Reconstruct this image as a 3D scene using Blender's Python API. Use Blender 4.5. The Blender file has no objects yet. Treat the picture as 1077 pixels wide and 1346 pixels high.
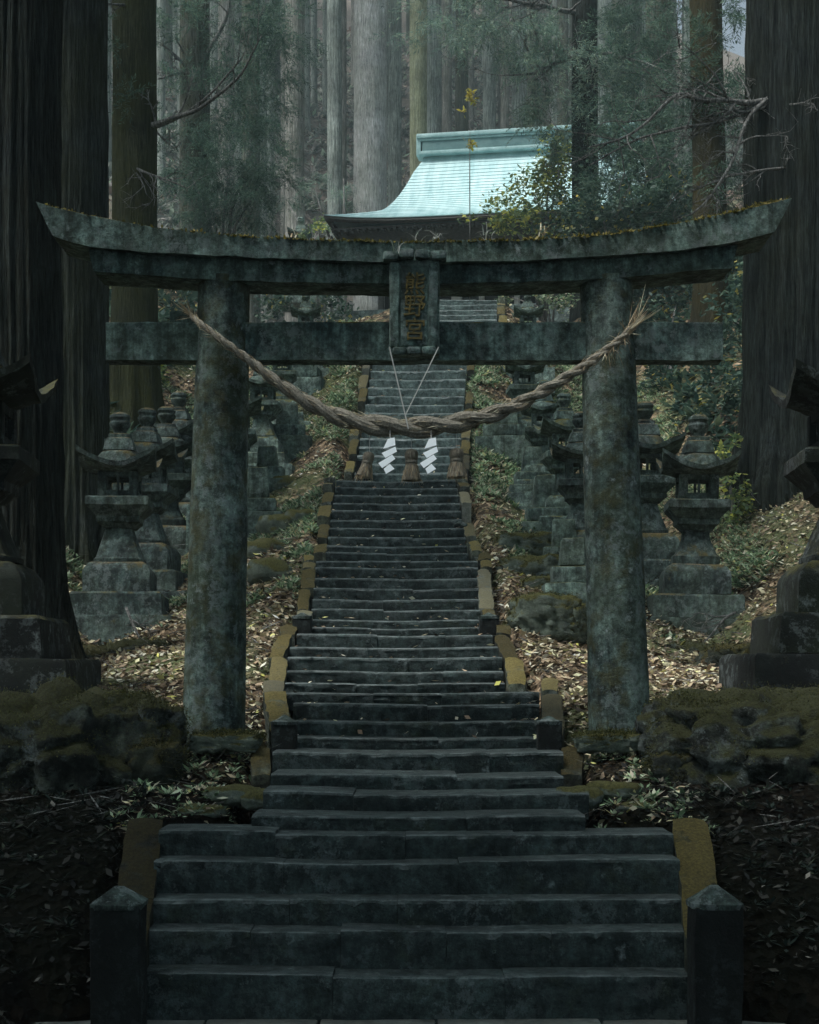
import bpy, bmesh, math, random
import numpy as np
from mathutils import Vector, Matrix, noise

random.seed(7)
rng = np.random.default_rng(11)
S = bpy.context.scene
COL = S.collection
F, CX, HY = 2000.0, 538.5, 900.0          # focal length, centre column and horizon row of the photograph

def at(px, py, d):
    return Vector(((px - CX) / F * d, d, (HY - py) / F * d))
def xat(px, d): return (px - CX) / F * d
def zat(py, d): return (HY - py) / F * d
def R(a): return math.radians(a)
def fbm(v, o=4): return noise.fractal(v, 1.0, 2.0, o)

# ------------------------------------------------------------------ materials
class NT:
    def __init__(self, name):
        self.m = bpy.data.materials.new(name); self.m.use_nodes = True
        self.t = self.m.node_tree; self.t.nodes.clear()
        self.out = self.t.nodes.new('ShaderNodeOutputMaterial')
    def n(self, typ, props=None, **ins):
        nd = self.t.nodes.new(typ)
        for k, v in (props or {}).items(): setattr(nd, k, v)
        for k, v in ins.items(): self.put(nd, k, v)
        return nd
    def put(self, nd, k, v):
        key = int(k[1:]) if k[0] == '_' else k.replace('__', ' ')
        s = nd.inputs[key]
        if hasattr(v, 'outputs'): v = v.outputs[0]
        if isinstance(v, bpy.types.NodeSocket): self.t.links.new(v, s)
        else: s.default_value = v
    def ramp(self, fac, stops, interp='LINEAR'):
        r = self.n('ShaderNodeValToRGB'); self.put(r, 'Fac', fac)
        e = r.color_ramp.elements; r.color_ramp.interpolation = interp
        while len(e) < len(stops): e.new(0.5)
        for el, (p, c) in zip(e, stops):
            el.position = p; el.color = (c, c, c, 1) if isinstance(c, (int, float)) else (*c, 1)
        return r.outputs['Color']
    def noise(self, vec, scale, detail=5, rough=.6, dist=0.0):
        nd = self.n('ShaderNodeTexNoise', Scale=scale, Detail=detail, Roughness=rough, Distortion=dist)
        if vec is not None: self.put(nd, 'Vector', vec)
        return nd.outputs['Fac']
    def mix(self, fac, a, b, mode='MIX'):
        nd = self.n('ShaderNodeMix', {'data_type': 'RGBA', 'blend_type': mode})
        for i, v in ((0, fac), (6, a), (7, b)):
            if isinstance(v, bpy.types.NodeSocket): self.t.links.new(v, nd.inputs[i])
            else: nd.inputs[i].default_value = v if i == 0 or len(v) == 4 else (*v, 1)
        return nd.outputs[2]
    def math(self, op, a, b=0.0, c=None, clamp=False):
        nd = self.n('ShaderNodeMath', {'operation': op, 'use_clamp': clamp}, _0=a, _1=b)
        if c is not None: self.put(nd, '_2', c)
        return nd.outputs[0]
    def coords(self, scale=None, world=False):
        if world: v = self.n('ShaderNodeNewGeometry').outputs['Position']
        else:
            v = self.n('ShaderNodeTexCoord').outputs['Object']
            rnd = self.n('ShaderNodeObjectInfo').outputs['Random']
            off = self.math('MULTIPLY', rnd, 37.0)
            v = self.n('ShaderNodeVectorMath', {'operation': 'ADD'}, _0=v, _1=off).outputs[0]
        if scale: v = self.n('ShaderNodeVectorMath', {'operation': 'MULTIPLY'}, _0=v, _1=scale).outputs[0]
        return v
    def finish(self, color, rough=.85, height=None, bump=.4, dist=.02, trans=0.0, spec=.3):
        p = self.n('ShaderNodeBsdfPrincipled')
        self.put(p, 'Base__Color', color if isinstance(color, bpy.types.NodeSocket) else (*color, 1))
        self.put(p, 'Roughness', rough); self.put(p, 'Specular__IOR__Level', spec)
        nrm = None
        if height is not None:
            b = self.n('ShaderNodeBump', Strength=bump, Distance=dist, Height=height)
            nrm = b.outputs[0]; self.put(p, 'Normal', nrm)
        sh = p.outputs[0]
        if trans > 0:
            tr = self.n('ShaderNodeBsdfTranslucent')
            self.put(tr, 'Color', color if isinstance(color, bpy.types.NodeSocket) else (*color, 1))
            mx = self.n('ShaderNodeMixShader'); mx.inputs[0].default_value = trans
            self.t.links.new(sh, mx.inputs[1]); self.t.links.new(tr.outputs[0], mx.inputs[2]); sh = mx.outputs[0]
        self.t.links.new(sh, self.out.inputs['Surface'])
        return self.m

M = {}
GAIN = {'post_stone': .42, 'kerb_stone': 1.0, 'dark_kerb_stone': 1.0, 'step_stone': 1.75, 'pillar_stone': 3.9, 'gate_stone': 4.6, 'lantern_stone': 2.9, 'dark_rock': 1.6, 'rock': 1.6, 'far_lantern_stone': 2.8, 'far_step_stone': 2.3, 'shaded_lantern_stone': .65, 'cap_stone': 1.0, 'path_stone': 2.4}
def stone(name, dark, mid, lichen=.0, moss=.0, mosscol=(.11, .10, .02), scale=1.0, bump=.5, contrast=0, edge=0, litter=0.0, up=.45, side=0.0, lichencol=(.30, .36, .36), green=0.0):
    gk = GAIN.get(name, 3.6); tl = (.94, 1.0, .93); dark = tuple(q * gk * w_ for q, w_ in zip(dark, tl)); mid = tuple(q * gk * w_ for q, w_ in zip(mid, tl))
    t = NT(name)
    v = t.coords()
    n1 = t.noise(v, 2.6 * scale, 8, .65)
    n2 = t.noise(v, 22 * scale, 6, .7)
    n3 = t.noise(v, 90 * scale, 3, .6)
    c = t.ramp(n1, [(.34, dark), (.62, mid)])
    c = t.mix(.75, c, t.ramp(n2, [(.3, .45), (.7, 1.0)]), 'MULTIPLY')
    c = t.mix(.5, c, t.ramp(n3, [(.3, .5), (.75, 1.0)]), 'MULTIPLY')
    stv = t.n('ShaderNodeVectorMath', {'operation': 'MULTIPLY'}, _0=v, _1=(9.0 * scale, 9.0 * scale, .9 * scale)).outputs[0]
    c = t.mix(.6, c, t.ramp(t.noise(stv, 1.0, 5, .6), [(.35, .5), (.65, 1.15)]), 'MULTIPLY')
    if contrast: # rain stains and bleached patches
        c = t.mix(.9 * contrast, c, t.ramp(t.noise(v, 6.5 * scale, 9, .78), [(.34, .16), (.48, .7), (.60, 1.6), (.70, 2.1)]), 'MULTIPLY')
        c = t.mix(.8, c, t.ramp(t.noise(v, 17 * scale, 6, .75), [(.36, .3), (.62, 1.35)]), 'MULTIPLY')
    if contrast > .7:
        st2 = t.n('ShaderNodeVectorMath', {'operation': 'MULTIPLY'}, _0=v, _1=(15.0, 15.0, 1.1)).outputs[0]
        c = t.mix(.75, c, t.ramp(t.noise(st2, 1.0, 6, .65), [(.38, .35), (.55, 1.15)]), 'MULTIPLY')
    if green: # damp algae film
        ga = t.ramp(t.noise(v, 1.3 * scale, 5, .6), [(.42, 0), (.66, green)])
        c = t.mix(ga, c, (.028, .04, .014))
    if lichen:   # crisp crusts of lichen, in patches
        cr = t.ramp(t.noise(v, 10.5 * scale, 10, .78), [(.515, 0), (.555, 1)])
        pa = t.ramp(t.noise(v, 1.7 * scale, 4, .6), [(.40, .05), (.60, 1)])
        c = t.mix(t.math('MULTIPLY', t.math('MULTIPLY', cr, pa), min(.62, lichen * .62)), c, tuple(q * .62 for q in lichencol))
        pit = t.ramp(t.noise(v, 26 * scale, 8, .8), [(.36, 1), (.42, 0)])
        c = t.mix(t.math('MULTIPLY', pit, .65), c, tuple(q * .5 for q in dark))
        l = t.math('MULTIPLY', t.ramp(t.noise(v, 5.5 * scale, 6, .72), [(.60, 0), (.68, 1)]), t.ramp(t.noise(v, 38 * scale, 4, .7), [(.36, .1), (.62, 1)]))
        l = t.math('MULTIPLY', l, lichen)
        c = t.mix(l, c, lichencol)
    nz = t.n('ShaderNodeSeparateXYZ', _0=t.n('ShaderNodeNewGeometry').outputs['Normal']).outputs[2]
    h = t.math('ADD', t.math('MULTIPLY', n1, .3), t.math('ADD', t.math('MULTIPLY', n2, .5), t.math('MULTIPLY', n3, .25)))
    if moss:
        a = t.math('ADD', t.math('MULTIPLY', nz, up), side)
        a = t.math('ADD', a, t.math('MULTIPLY', t.math('SUBTRACT', t.noise(v, 4.2 * scale, 6, .68), .5), 1.9))
        a = t.ramp(a, [(.22, 0), (.46, 1)])
        a = t.math('MULTIPLY', a, moss)
        mc = t.mix(t.ramp(t.noise(v, 60 * scale, 4, .7), [(.3, 0), (.7, 1)]), tuple(x * .35 for x in mosscol), tuple(min(1, x * 1.25) for x in mosscol))
        c = t.mix(a, c, mc)
        h = t.math('ADD', h, t.math('MULTIPLY', a, t.math('MULTIPLY', t.noise(v, 130 * scale, 3, .6), .8)))
    if name.endswith('kerb_stone'):
        rn = t.n('ShaderNodeObjectInfo').outputs['Random']
        c = t.mix(t.ramp(rn, [(.0, .4), (.3, .0), (1, 0)]), c, (.34, .37, .33))
        c = t.mix(1.0, c, t.ramp(t.math('FRACT', t.math('MULTIPLY', rn, 7.3)), [(.0, .3), (.5, .75), (1, 1.05)]), 'MULTIPLY')
    if edge:     # worn nosings, with light caught on them painted paler; flat treads stay darker
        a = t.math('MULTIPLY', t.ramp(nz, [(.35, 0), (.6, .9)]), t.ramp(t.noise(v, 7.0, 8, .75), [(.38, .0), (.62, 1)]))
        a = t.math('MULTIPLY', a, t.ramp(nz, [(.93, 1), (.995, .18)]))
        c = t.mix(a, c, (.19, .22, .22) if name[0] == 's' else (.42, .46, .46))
    if litter:
        a = t.math('MULTIPLY', t.ramp(nz, [(.7, 0), (.9, 1)]), t.ramp(t.noise(v, 20 * scale, 4, .7), [(.45, 0), (.55, litter)]))
        c = t.mix(a, c, (.30, .21, .12))
    M[name] = t.finish(c, .9, h, bump, .03)
stone('gate_stone', (.016, .027, .028), (.072, .098, .095), lichen=1.0, contrast=1,  moss=.9, mosscol=(.13, .11, .03), up=.6, side=-.22, green=.45)
stone('pillar_stone', (.016, .025, .025), (.082, .106, .100), lichen=1.0, contrast=1,  moss=.6, mosscol=(.075, .072, .022), up=.3, side=.24, scale=1.2, green=.75)
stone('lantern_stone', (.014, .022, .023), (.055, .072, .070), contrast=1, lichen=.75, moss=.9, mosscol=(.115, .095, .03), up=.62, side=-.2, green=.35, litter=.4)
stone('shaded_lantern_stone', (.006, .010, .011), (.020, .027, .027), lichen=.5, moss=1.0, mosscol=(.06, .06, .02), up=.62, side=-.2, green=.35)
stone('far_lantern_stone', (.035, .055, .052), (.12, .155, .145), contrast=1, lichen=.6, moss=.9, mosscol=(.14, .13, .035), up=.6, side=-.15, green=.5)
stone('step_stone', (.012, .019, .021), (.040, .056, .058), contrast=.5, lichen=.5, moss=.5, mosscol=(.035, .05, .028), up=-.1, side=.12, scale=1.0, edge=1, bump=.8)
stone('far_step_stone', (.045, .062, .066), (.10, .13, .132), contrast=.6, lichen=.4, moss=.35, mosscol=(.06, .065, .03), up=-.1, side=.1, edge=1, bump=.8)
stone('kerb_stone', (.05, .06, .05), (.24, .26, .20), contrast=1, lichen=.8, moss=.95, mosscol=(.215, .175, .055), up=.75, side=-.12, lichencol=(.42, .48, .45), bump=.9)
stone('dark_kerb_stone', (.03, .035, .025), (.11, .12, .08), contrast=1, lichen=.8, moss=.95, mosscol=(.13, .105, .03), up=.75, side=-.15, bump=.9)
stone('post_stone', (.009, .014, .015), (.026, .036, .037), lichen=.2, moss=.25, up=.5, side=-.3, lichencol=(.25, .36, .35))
stone('cap_stone', (.03, .045, .045), (.14, .19, .18), lichen=1.0, contrast=1, bump=.8)
stone('rock', (.012, .015, .012), (.05, .058, .048), contrast=1, lichen=.6, moss=1.0, mosscol=(.042, .046, .015), up=.75, side=.02, bump=.9)
stone('dark_rock', (.008, .010, .009), (.024, .028, .024), lichen=.2, moss=1.0, mosscol=(.06, .055, .014), up=.7, side=-.08, bump=.9, green=.4)
stone('wall_rock', (.02, .025, .02), (.06, .07, .06), lichen=.5, moss=1.0, mosscol=(.10, .10, .03), up=.8, side=.06, bump=.9)
stone('path_stone', (.05, .055, .055), (.13, .14, .14), lichen=.3, litter=.1)

def bark(name, dark, mid, mossamt=.0, mosscol=(.07, .06, .012), pale=0.0, fs=1.0):
    t = NT(name)
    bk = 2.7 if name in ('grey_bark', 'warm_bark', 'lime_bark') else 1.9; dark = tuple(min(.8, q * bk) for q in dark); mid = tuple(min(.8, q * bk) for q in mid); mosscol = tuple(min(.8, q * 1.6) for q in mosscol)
    v = t.coords((15.0 * fs, 15.0 * fs, .9 * fs)); v0 = t.coords()
    n1 = t.noise(v, 1.6, 6, .6, .3); n2 = t.noise(v, 6.0, 4, .6)
    c = t.ramp(n1, [(.33, dark), (.66, mid)])
    c = t.mix(.95, c, t.ramp(n2, [(.32, .2), (.68, 1.3)]), 'MULTIPLY')
    c = t.mix(.9, c, t.ramp(t.noise(v0, 1.4, 7, .7), [(.32, .4), (.68, 1.3)]), 'MULTIPLY')
    if pale:
        c = t.mix(t.math('MULTIPLY', t.ramp(t.noise(v0, 7, 7, .75), [(.5, 0), (.62, 1)]), pale), c, (.42, .46, .44))
    if mossamt:
        a = t.math('MULTIPLY', t.ramp(t.noise(v0, 1.1, 6, .65), [(.35, 0), (.6, 1)]), mossamt)
        c = t.mix(a, c, t.mix(t.noise(v0, 40, 3, .7), tuple(x * .4 for x in mosscol), tuple(x * 1.4 for x in mosscol)))
    M[name] = t.finish(c, .95, t.math('ADD', n1, t.math('MULTIPLY', n2, .5)), 1.0, .09, spec=.1)
bark('dark_bark', (.007, .010, .011), (.031, .039, .039), .25, (.03, .03, .012))
bark('right_bark', (.007, .010, .011), (.034, .042, .041), .25, (.03, .035, .014))
bark('weathered_bark', (.013, .018, .018), (.058, .068, .064), .4, (.04, .045, .018))
bark('mossy_bark', (.018, .022, .014), (.052, .056, .034), .75, (.036, .040, .012))
bark('orange_moss_bark', (.018, .018, .012), (.052, .048, .028), .7, (.040, .034, .012))
bark('mid_bark', (.03, .038, .036), (.11, .12, .108), .5, (.055, .06, .028))
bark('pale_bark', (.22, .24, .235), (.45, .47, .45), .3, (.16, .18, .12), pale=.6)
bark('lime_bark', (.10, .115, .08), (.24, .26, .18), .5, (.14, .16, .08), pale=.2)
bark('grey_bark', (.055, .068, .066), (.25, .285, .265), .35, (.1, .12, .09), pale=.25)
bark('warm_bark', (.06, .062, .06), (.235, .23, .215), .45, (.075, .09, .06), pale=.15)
bark('twig_bark', (.07, .073, .07), (.24, .24, .23), .0)

def leafmat(name, stops, trans=.35, rough=.6):
    t = NT(name)
    r = t.n('ShaderNodeNewGeometry').outputs['Random Per Island']
    c = t.ramp(r, [(p_, tuple(min(.8, q * {'fallen_leaves': 2.5, 'far_brush': 3.2, 'fern_green': 4.3, 'dark_leaves': 2.2, 'hazy_needles': 2.2, 'cedar_needles': 2.6, 'moss_tuft': 3.6}.get(name, 2.3)) for q in c_)) for p_, c_ in stops])
    pos = t.coords(world=True)
    c = t.mix(.85, c, t.ramp(t.noise(pos, 1.1, 4, .6), [(.33, .4), (.65, 1.2)]), 'MULTIPLY')
    M[name] = t.finish(c, rough, None, trans=trans, spec=.25)
leafmat('cedar_needles', [(0, (.014, .032, .026)), (.6, (.036, .066, .05)), (1, (.07, .105, .07))])
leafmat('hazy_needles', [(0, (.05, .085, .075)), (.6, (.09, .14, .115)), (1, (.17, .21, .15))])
leafmat('shrub_leaves', [(0, (.04, .07, .035)), (.6, (.10, .14, .06)), (.85, (.22, .23, .07)), (1, (.42, .34, .06))])
leafmat('dark_leaves', [(0, (.012, .028, .024)), (.6, (.03, .055, .042)), (.95, (.06, .09, .06)), (1, (.30, .24, .04))])
leafmat('front_leaves', [(0, (.004, .008, .007)), (.8, (.014, .022, .018)), (1, (.04, .05, .03))])
leafmat('yellow_leaves', [(0, (.12, .11, .03)), (.5, (.30, .24, .04)), (1, (.50, .38, .06))])
leafmat('fallen_leaves', [(0, (.02, .017, .013)), (.3, (.07, .052, .036)), (.5, (.20, .15, .10)), (.7, (.36, .29, .19)), (.9, (.47, .39, .27)), (.95, (.46, .31, .08)), (1, (.62, .56, .45))], .1, .7)
leafmat('shaded_fallen_leaves', [(0, (.004, .005, .005)), (.7, (.012, .012, .010)), (.97, (.02, .02, .016)), (1, (.16, .15, .13))], .1, .7)
leafmat('far_litter', [(0, (.10, .07, .06)), (.5, (.22, .165, .14)), (1, (.42, .35, .28))], .1, .8)
leafmat('fern_green', [(0, (.014, .024, .014)), (.4, (.04, .065, .038)), (.65, (.09, .125, .075)), (.82, (.15, .18, .13)), (.92, (.17, .145, .12)), (1, (.30, .25, .08))])
leafmat('moss_tuft', [(0, (.014, .016, .006)), (.6, (.05, .045, .012)), (.92, (.10, .082, .022)), (1, (.17, .14, .06))])
leafmat('rock_moss', [(0, (.010, .013, .005)), (.6, (.028, .032, .010)), (1, (.06, .058, .018))])
leafmat('shaded_moss', [(0, (.006, .008, .004)), (.6, (.02, .022, .008)), (1, (.05, .048, .014))])
leafmat('far_brush', [(0, (.03, .035, .034)), (.4, (.06, .075, .065)), (.65, (.11, .115, .105)), (.8, (.16, .15, .15)), (1, (.11, .17, .12))])
leafmat('dry_straw', [(0, (.10, .075, .045)), (.6, (.24, .19, .12)), (1, (.42, .36, .26))], .1)
leafmat('pale_plant', [(0, (.12, .16, .12)), (1, (.40, .45, .38))])

def ground_mat():
    t = NT('forest_floor'); v = t.coords(world=True)
    vo = t.n('ShaderNodeTexVoronoi', {'feature': 'F1'}, Vector=v, Scale=16.0)
    c = t.ramp(vo.outputs['Color'], [(.1, (.012, .011, .009)), (.45, (.05, .038, .026)), (.7, (.13, .095, .06)), (.95, (.28, .21, .14))])
    c = t.mix(.9, c, t.ramp(t.noise(v, 6, 6, .7), [(.3, .3), (.7, 1.1)]), 'MULTIPLY')
    g = t.ramp(t.noise(v, .75, 6, .62), [(.47, 0), (.58, 1)])
    c = t.mix(t.math('MULTIPLY', g, .8), c, t.mix(t.noise(v, 24, 4, .7), (.015, .022, .01), (.07, .085, .04)))
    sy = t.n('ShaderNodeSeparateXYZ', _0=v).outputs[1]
    near = t.n('ShaderNodeMapRange', _0=sy, _1=9.4, _2=12.0, _3=.09, _4=2.4).outputs[0]   # foreground shade put into the floor colour by the lower steps
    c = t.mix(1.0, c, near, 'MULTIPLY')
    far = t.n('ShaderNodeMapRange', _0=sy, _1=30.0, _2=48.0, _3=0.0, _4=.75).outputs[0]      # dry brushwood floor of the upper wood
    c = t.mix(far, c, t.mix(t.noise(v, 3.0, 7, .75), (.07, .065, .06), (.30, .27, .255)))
    h = t.math('ADD', vo.outputs['Distance'], t.noise(v, 9, 6, .7))
    M['forest_floor'] = t.finish(c, .95, h, .9, .06, spec=.1)
ground_mat()
def simple(name, a, b, scale=8, rough=.7, bump=.2, stretch=None, **k):
    t = NT(name); v = t.coords(stretch)
    n = t.noise(v, scale, 6, .65)
    M[name] = t.finish(t.ramp(n, [(.3, a), (.7, b)]), rough, n, bump, .02, **k)
simple('roof_copper', (.34, .55, .57), (.58, .77, .78), 1.3, .85, .3, (4, .6, .6))
simple('roof_copper_dark', (.10, .20, .21), (.20, .33, .33), 3, .6)
simple('roof_trim', (.20, .36, .37), (.42, .60, .60), 4, .55)
simple('eave_wood', (.035, .035, .034), (.12, .115, .105), 12, .85, .3, (1, 1, 6))
simple('dark_wood', (.008, .009, .009), (.022, .022, .02), 9, .8)
simple('pale_wood', (.22, .22, .20), (.42, .42, .38), 10, .8, .2, (6, 6, 1))
simple('straw_rope', (.13, .122, .10), (.42, .39, .32), 5, .95, .8, (14, 14, 14))
simple('straw_bundle', (.12, .105, .08), (.38, .345, .27), 4, .95, .9, (30, 30, 3))
simple('paper', (.80, .88, .93), (.88, .94, .97), 6, .8, .05, trans=.15)
simple('cord', (.45, .46, .44), (.6, .6, .58), 10, .9)
simple('gilt_lettering', (.03, .035, .02), (.20, .15, .045), 26, .85)
simple('soil', (.012, .012, .010), (.04, .034, .026), 9, .95, .9)

# ------------------------------------------------------------------ mesh helpers
class MB:
    def __init__(self): self.v = []; self.f = []
    def add(self, vs, fs):
        o = len(self.v); self.v += [tuple(p) for p in vs]; self.f += [tuple(i + o for i in q) for q in fs]
    def box(self, c, s, rz=0.0, top=(1, 1), off=(0, 0), seg=0, rough=0.0, bev=0.0):
        bm = bmesh.new(); bmesh.ops.create_cube(bm, size=1)
        for p in bm.verts:
            k = p.co.z + .5
            p.co.x *= s[0] * (1 + (top[0] - 1) * k); p.co.y *= s[1] * (1 + (top[1] - 1) * k); p.co.z *= s[2]
            p.co.x += off[0] * k; p.co.y += off[1] * k
        if bev: bmesh.ops.bevel(bm, geom=bm.edges[:], offset=bev, segments=2, profile=.6, affect='EDGES')
        if seg: bmesh.ops.subdivide_edges(bm, edges=[e for e in bm.edges if e.calc_length() > seg], cuts=max(1, min(6, int(max(s) / seg))), use_grid_fill=True)
        if rough:
            q = Vector((random.random() * 50, 3, 7))
            for p in bm.verts: p.co += noise.noise_vector(p.co * 3.5 + q) * rough + noise.noise_vector(p.co * 11 + q) * rough * .4
        m = Matrix.Translation(c) @ Matrix.Rotation(rz, 4, 'Z')
        bm.verts.index_update()
        self.add([m @ p.co for p in bm.verts], [[p.index for p in f.verts] for f in bm.faces]); bm.free()
    def tube(self, pts, rad, n=8, cap=True, wob=None):
        pts = [Vector(p) for p in pts]; rings = []
        up = Vector((0, 0, 1)); prev = None
        for i, p in enumerate(pts):
            d = (pts[min(i + 1, len(pts) - 1)] - pts[max(i - 1, 0)]).normalized()
            if prev is None:
                a = d.cross(up if abs(d.z) < .9 else Vector((0, 1, 0))).normalized()
            else: a = (prev - d * prev.dot(d)).normalized()
            prev = a; b = d.cross(a)
            r = rad[i] if hasattr(rad, '__len__') else rad
            ring = []
            for k in range(n):
                th = 2 * math.pi * k / n
                rr = r * (wob(i, th, p) if wob else 1)
                ring.append(p + (a * math.cos(th) + b * math.sin(th)) * rr)
            rings.append(ring)
        vs = [q for r in rings for q in r]; fs = []
        for i in range(len(pts) - 1):
            for k in range(n):
                fs.append((i * n + k, i * n + (k + 1) % n, (i + 1) * n + (k + 1) % n, (i + 1) * n + k))
        if cap: fs += [tuple(range(n - 1, -1, -1)), tuple((len(pts) - 1) * n + k for k in range(n))]
        self.add(vs, fs)
    def lathe(self, prof, n=20, c=(0, 0, 0)):
        vs = []; fs = []
        for r, z in prof:
            for k in range(n):
                a = 2 * math.pi * k / n; vs.append((c[0] + r * math.cos(a), c[1] + r * math.sin(a), c[2] + z))
        for i in range(len(prof) - 1):
            for k in range(n): fs.append((i * n + k, i * n + (k + 1) % n, (i + 1) * n + (k + 1) % n, (i + 1) * n + k))
        fs += [tuple(range(n - 1, -1, -1)), tuple((len(prof) - 1) * n + k for k in range(n))]
        self.add(vs, fs)
    def loft(self, rings):
        n = len(rings[0]); vs = [q for r in rings for q in r]; fs = []
        for i in range(len(rings) - 1):
            for k in range(n): fs.append((i * n + k, i * n + (k + 1) % n, (i + 1) * n + (k + 1) % n, (i + 1) * n + k))
        fs += [tuple(range(n - 1, -1, -1)), tuple((len(rings) - 1) * n + k for k in range(n))]
        self.add(vs, fs)
    def mesh(self, name, mat, smooth=False):
        me = bpy.data.meshes.new(name); me.from_pydata(self.v, [], self.f); me.update()
        bm = bmesh.new(); bm.from_mesh(me); bmesh.ops.recalc_face_normals(bm, faces=bm.faces[:]); bm.to_mesh(me); bm.free()
        me.materials.append(M[mat] if isinstance(mat, str) else mat)
        if smooth:
            me.polygons.foreach_set('use_smooth', [True] * len(me.polygons))
            if smooth != 'all': me.set_sharp_from_angle(angle=R(38))
        return me
    def build(self, name, mat, parent=None, smooth=True):
        return link(name, self.mesh(name, mat, smooth), parent)

def link(name, me, parent=None, loc=None):
    o = bpy.data.objects.new(name, me); COL.objects.link(o)
    if parent: o.parent = parent
    if loc is not None: o.location = loc
    return o
def tag(o, label=None, cat=None, group=None, kind=None):
    if label: o['label'] = label
    if cat: o['category'] = cat
    if group: o['group'] = group
    if kind: o['kind'] = kind
    return o
def thing(name, loc, label, cat, group=None, rz=0.0):
    o = bpy.data.objects.new(name, None); COL.objects.link(o); o.location = loc; o.rotation_euler.z = rz
    o.empty_display_size = .1
    return tag(o, label, cat, group)
def copy_tree(o, parent=None):
    c = o.copy(); COL.objects.link(c); c.parent = parent
    for ch in o.children: copy_tree(ch, c)
    return c

def quads_mesh(name, Q, mat):
    """Q: (n,4,3) array of separate quads"""
    Q = np.asarray(Q, dtype=np.float32); n = len(Q)
    me = bpy.data.meshes.new(name)
    me.vertices.add(4 * n); me.vertices.foreach_set('co', Q.reshape(-1))
    me.loops.add(4 * n); me.loops.foreach_set('vertex_index', np.arange(4 * n, dtype=np.int32))
    me.polygons.add(n); me.polygons.foreach_set('loop_start', np.arange(0, 4 * n, 4, dtype=np.int32))
    me.polygons.foreach_set('loop_total', np.full(n, 4, dtype=np.int32))
    me.update(calc_edges=True); me.validate()
    me.materials.append(M[mat]); return me
def unit(a): return a / np.maximum(np.linalg.norm(a, axis=-1, keepdims=True), 1e-6)
def leaves(P, D, N, L, W, fold=.0):
    """diamond leaves at P along D, width dir = D x N; L, W arrays"""
    D = unit(D); Wd = unit(np.cross(D, N)); L = L[:, None]; W = W[:, None]
    Nn = np.cross(Wd, D)
    return np.stack([P, P + D * L * .5 + Wd * W * .5 - Nn * L * fold, P + D * L - Nn * L * fold * 2.2, P + D * L * .5 - Wd * W * .5 - Nn * L * fold], 1)
def broad(P, size, flat=.5, wr=.55):
    n = len(P); D = rng.normal(size=(n, 3)); D[:, 2] *= flat
    N = rng.normal(size=(n, 3)) * .6 + np.array([0, 0, 1.0])
    L = size * rng.uniform(.6, 1.35, n)
    return leaves(P, D, N, L, L * wr * rng.uniform(.7, 1.2, n), .06)
def spray(P, A, size, k=14):
    """conifer twigs: at every point P a drooping axis A carries k narrow leaflets"""
    n = len(P); A = unit(A); out = []
    sz = size * rng.uniform(.6, 1.3, n)
    side = unit(np.cross(A, np.array([0, 0, 1.0]) + rng.normal(size=(n, 3)) * .3))
    for j in range(k):
        u = (j + .5) / k
        p = P + A * (sz * u)[:, None] + np.array([0, 0, -1.0]) * (sz * .25 * u * u)[:, None]
        s = 1 if j % 2 else -1
        d = A * .8 + side * s * (1 - .3 * u) + rng.normal(size=(n, 3)) * .28
        out.append(leaves(p, d, np.array([0, 0, 1.0]) + rng.normal(size=(n, 3)) * .4, sz * (.40 - .2 * u), sz * .05))
    return np.concatenate(out)

# ------------------------------------------------------------------ stair table: distance, row of the tread edge, columns of both ends
FL1 = [(7.40, 1281, 187, 909), (7.62, 1221, 194, 902), (7.84, 1180, 200, 896), (8.06, 1130, 207, 889), (8.28, 1093, 213, 881)]
FL2 = [(8.54, 1072, 335, 765), (8.95, 1041, 350, 770), (9.4, 1018, 360, 737), (9.90, 988, 362, 737)]
FL3 = [(10.5, 968, 388, 706), (10.85, 948, 389, 706), (11.2, 925, 389, 706), (11.55, 909, 376, 706)]
FL4 = [(12.0, 897, 378, 661), (12.35, 881, 380, 659), (12.7, 864, 381, 657), (13.05, 849, 384, 654), (13.4, 834, 393, 645)]
r5 = [(13.9, 824), (14.3, 813), (14.65, 800), (15.0, 786), (15.35, 772), (15.7, 759), (16.05, 746), (16.4, 736)]
FL5 = [(d, y, 410 + (824 - y) * .09, 630 - (824 - y) * .05) for d, y in r5]
r6 = [(16.8, 726), (17.2, 716), (17.6, 705), (18.0, 693.5), (18.35, 682), (18.7, 671), (19.05, 661), (19.4, 650.5), (19.75, 640), (20.1, 631)]
FL6 = [(d, y, 432 + (716 - y) * .14, 612 - (716 - y) * .17) for d, y in r6]
FL7 = [(20.5 + .325 * i, 620 - 11.1 * i, 468 + i * 1.75, 601 + i * .85) for i in range(18)]
FL8 = [(26.9 + .32 * i, 425 - 6.3 * i, 548, 652) for i in range(6)]
ALL = FL1 + FL2 + FL3 + FL4 + FL5 + FL6 + FL7 + FL8
PY = np.array([-30, 7.39] + [s[0] for s in ALL] + [29.2, 33, 44, 50, 80, 130, 200])
PZ = np.array([-1.64, -1.64] + [zat(s[1], s[0]) for s in ALL] + [7.15, 7.7, 8.2, 10.2, 33, 66, 95])
WY = np.array([-30, 7.3, 8.6, 8.9, 10.3, 11.6, 13.4, 16.4, 20, 25, 26.6, 27.2, 29, 31])
WL = np.array([1.5, 1.36, 1.42, .92, .9, .93, 1.02, .98, .92, .66, .68, .02, .02, .02])
WR = np.array([1.5, 1.36, 1.48, 1.02, .98, .97, .78, .76, .68, .82, .88, 1.53, 1.6, 1.6])
def P(y): return float(np.interp(y, PY, PZ))
SY = [-30, 4, 7.3, 9, 9.8, 10.5, 12, 14.4, 16.5, 18.5, 21.2, 25, 28.5, 31, 38, 46, 52, 80, 130, 200]
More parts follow.
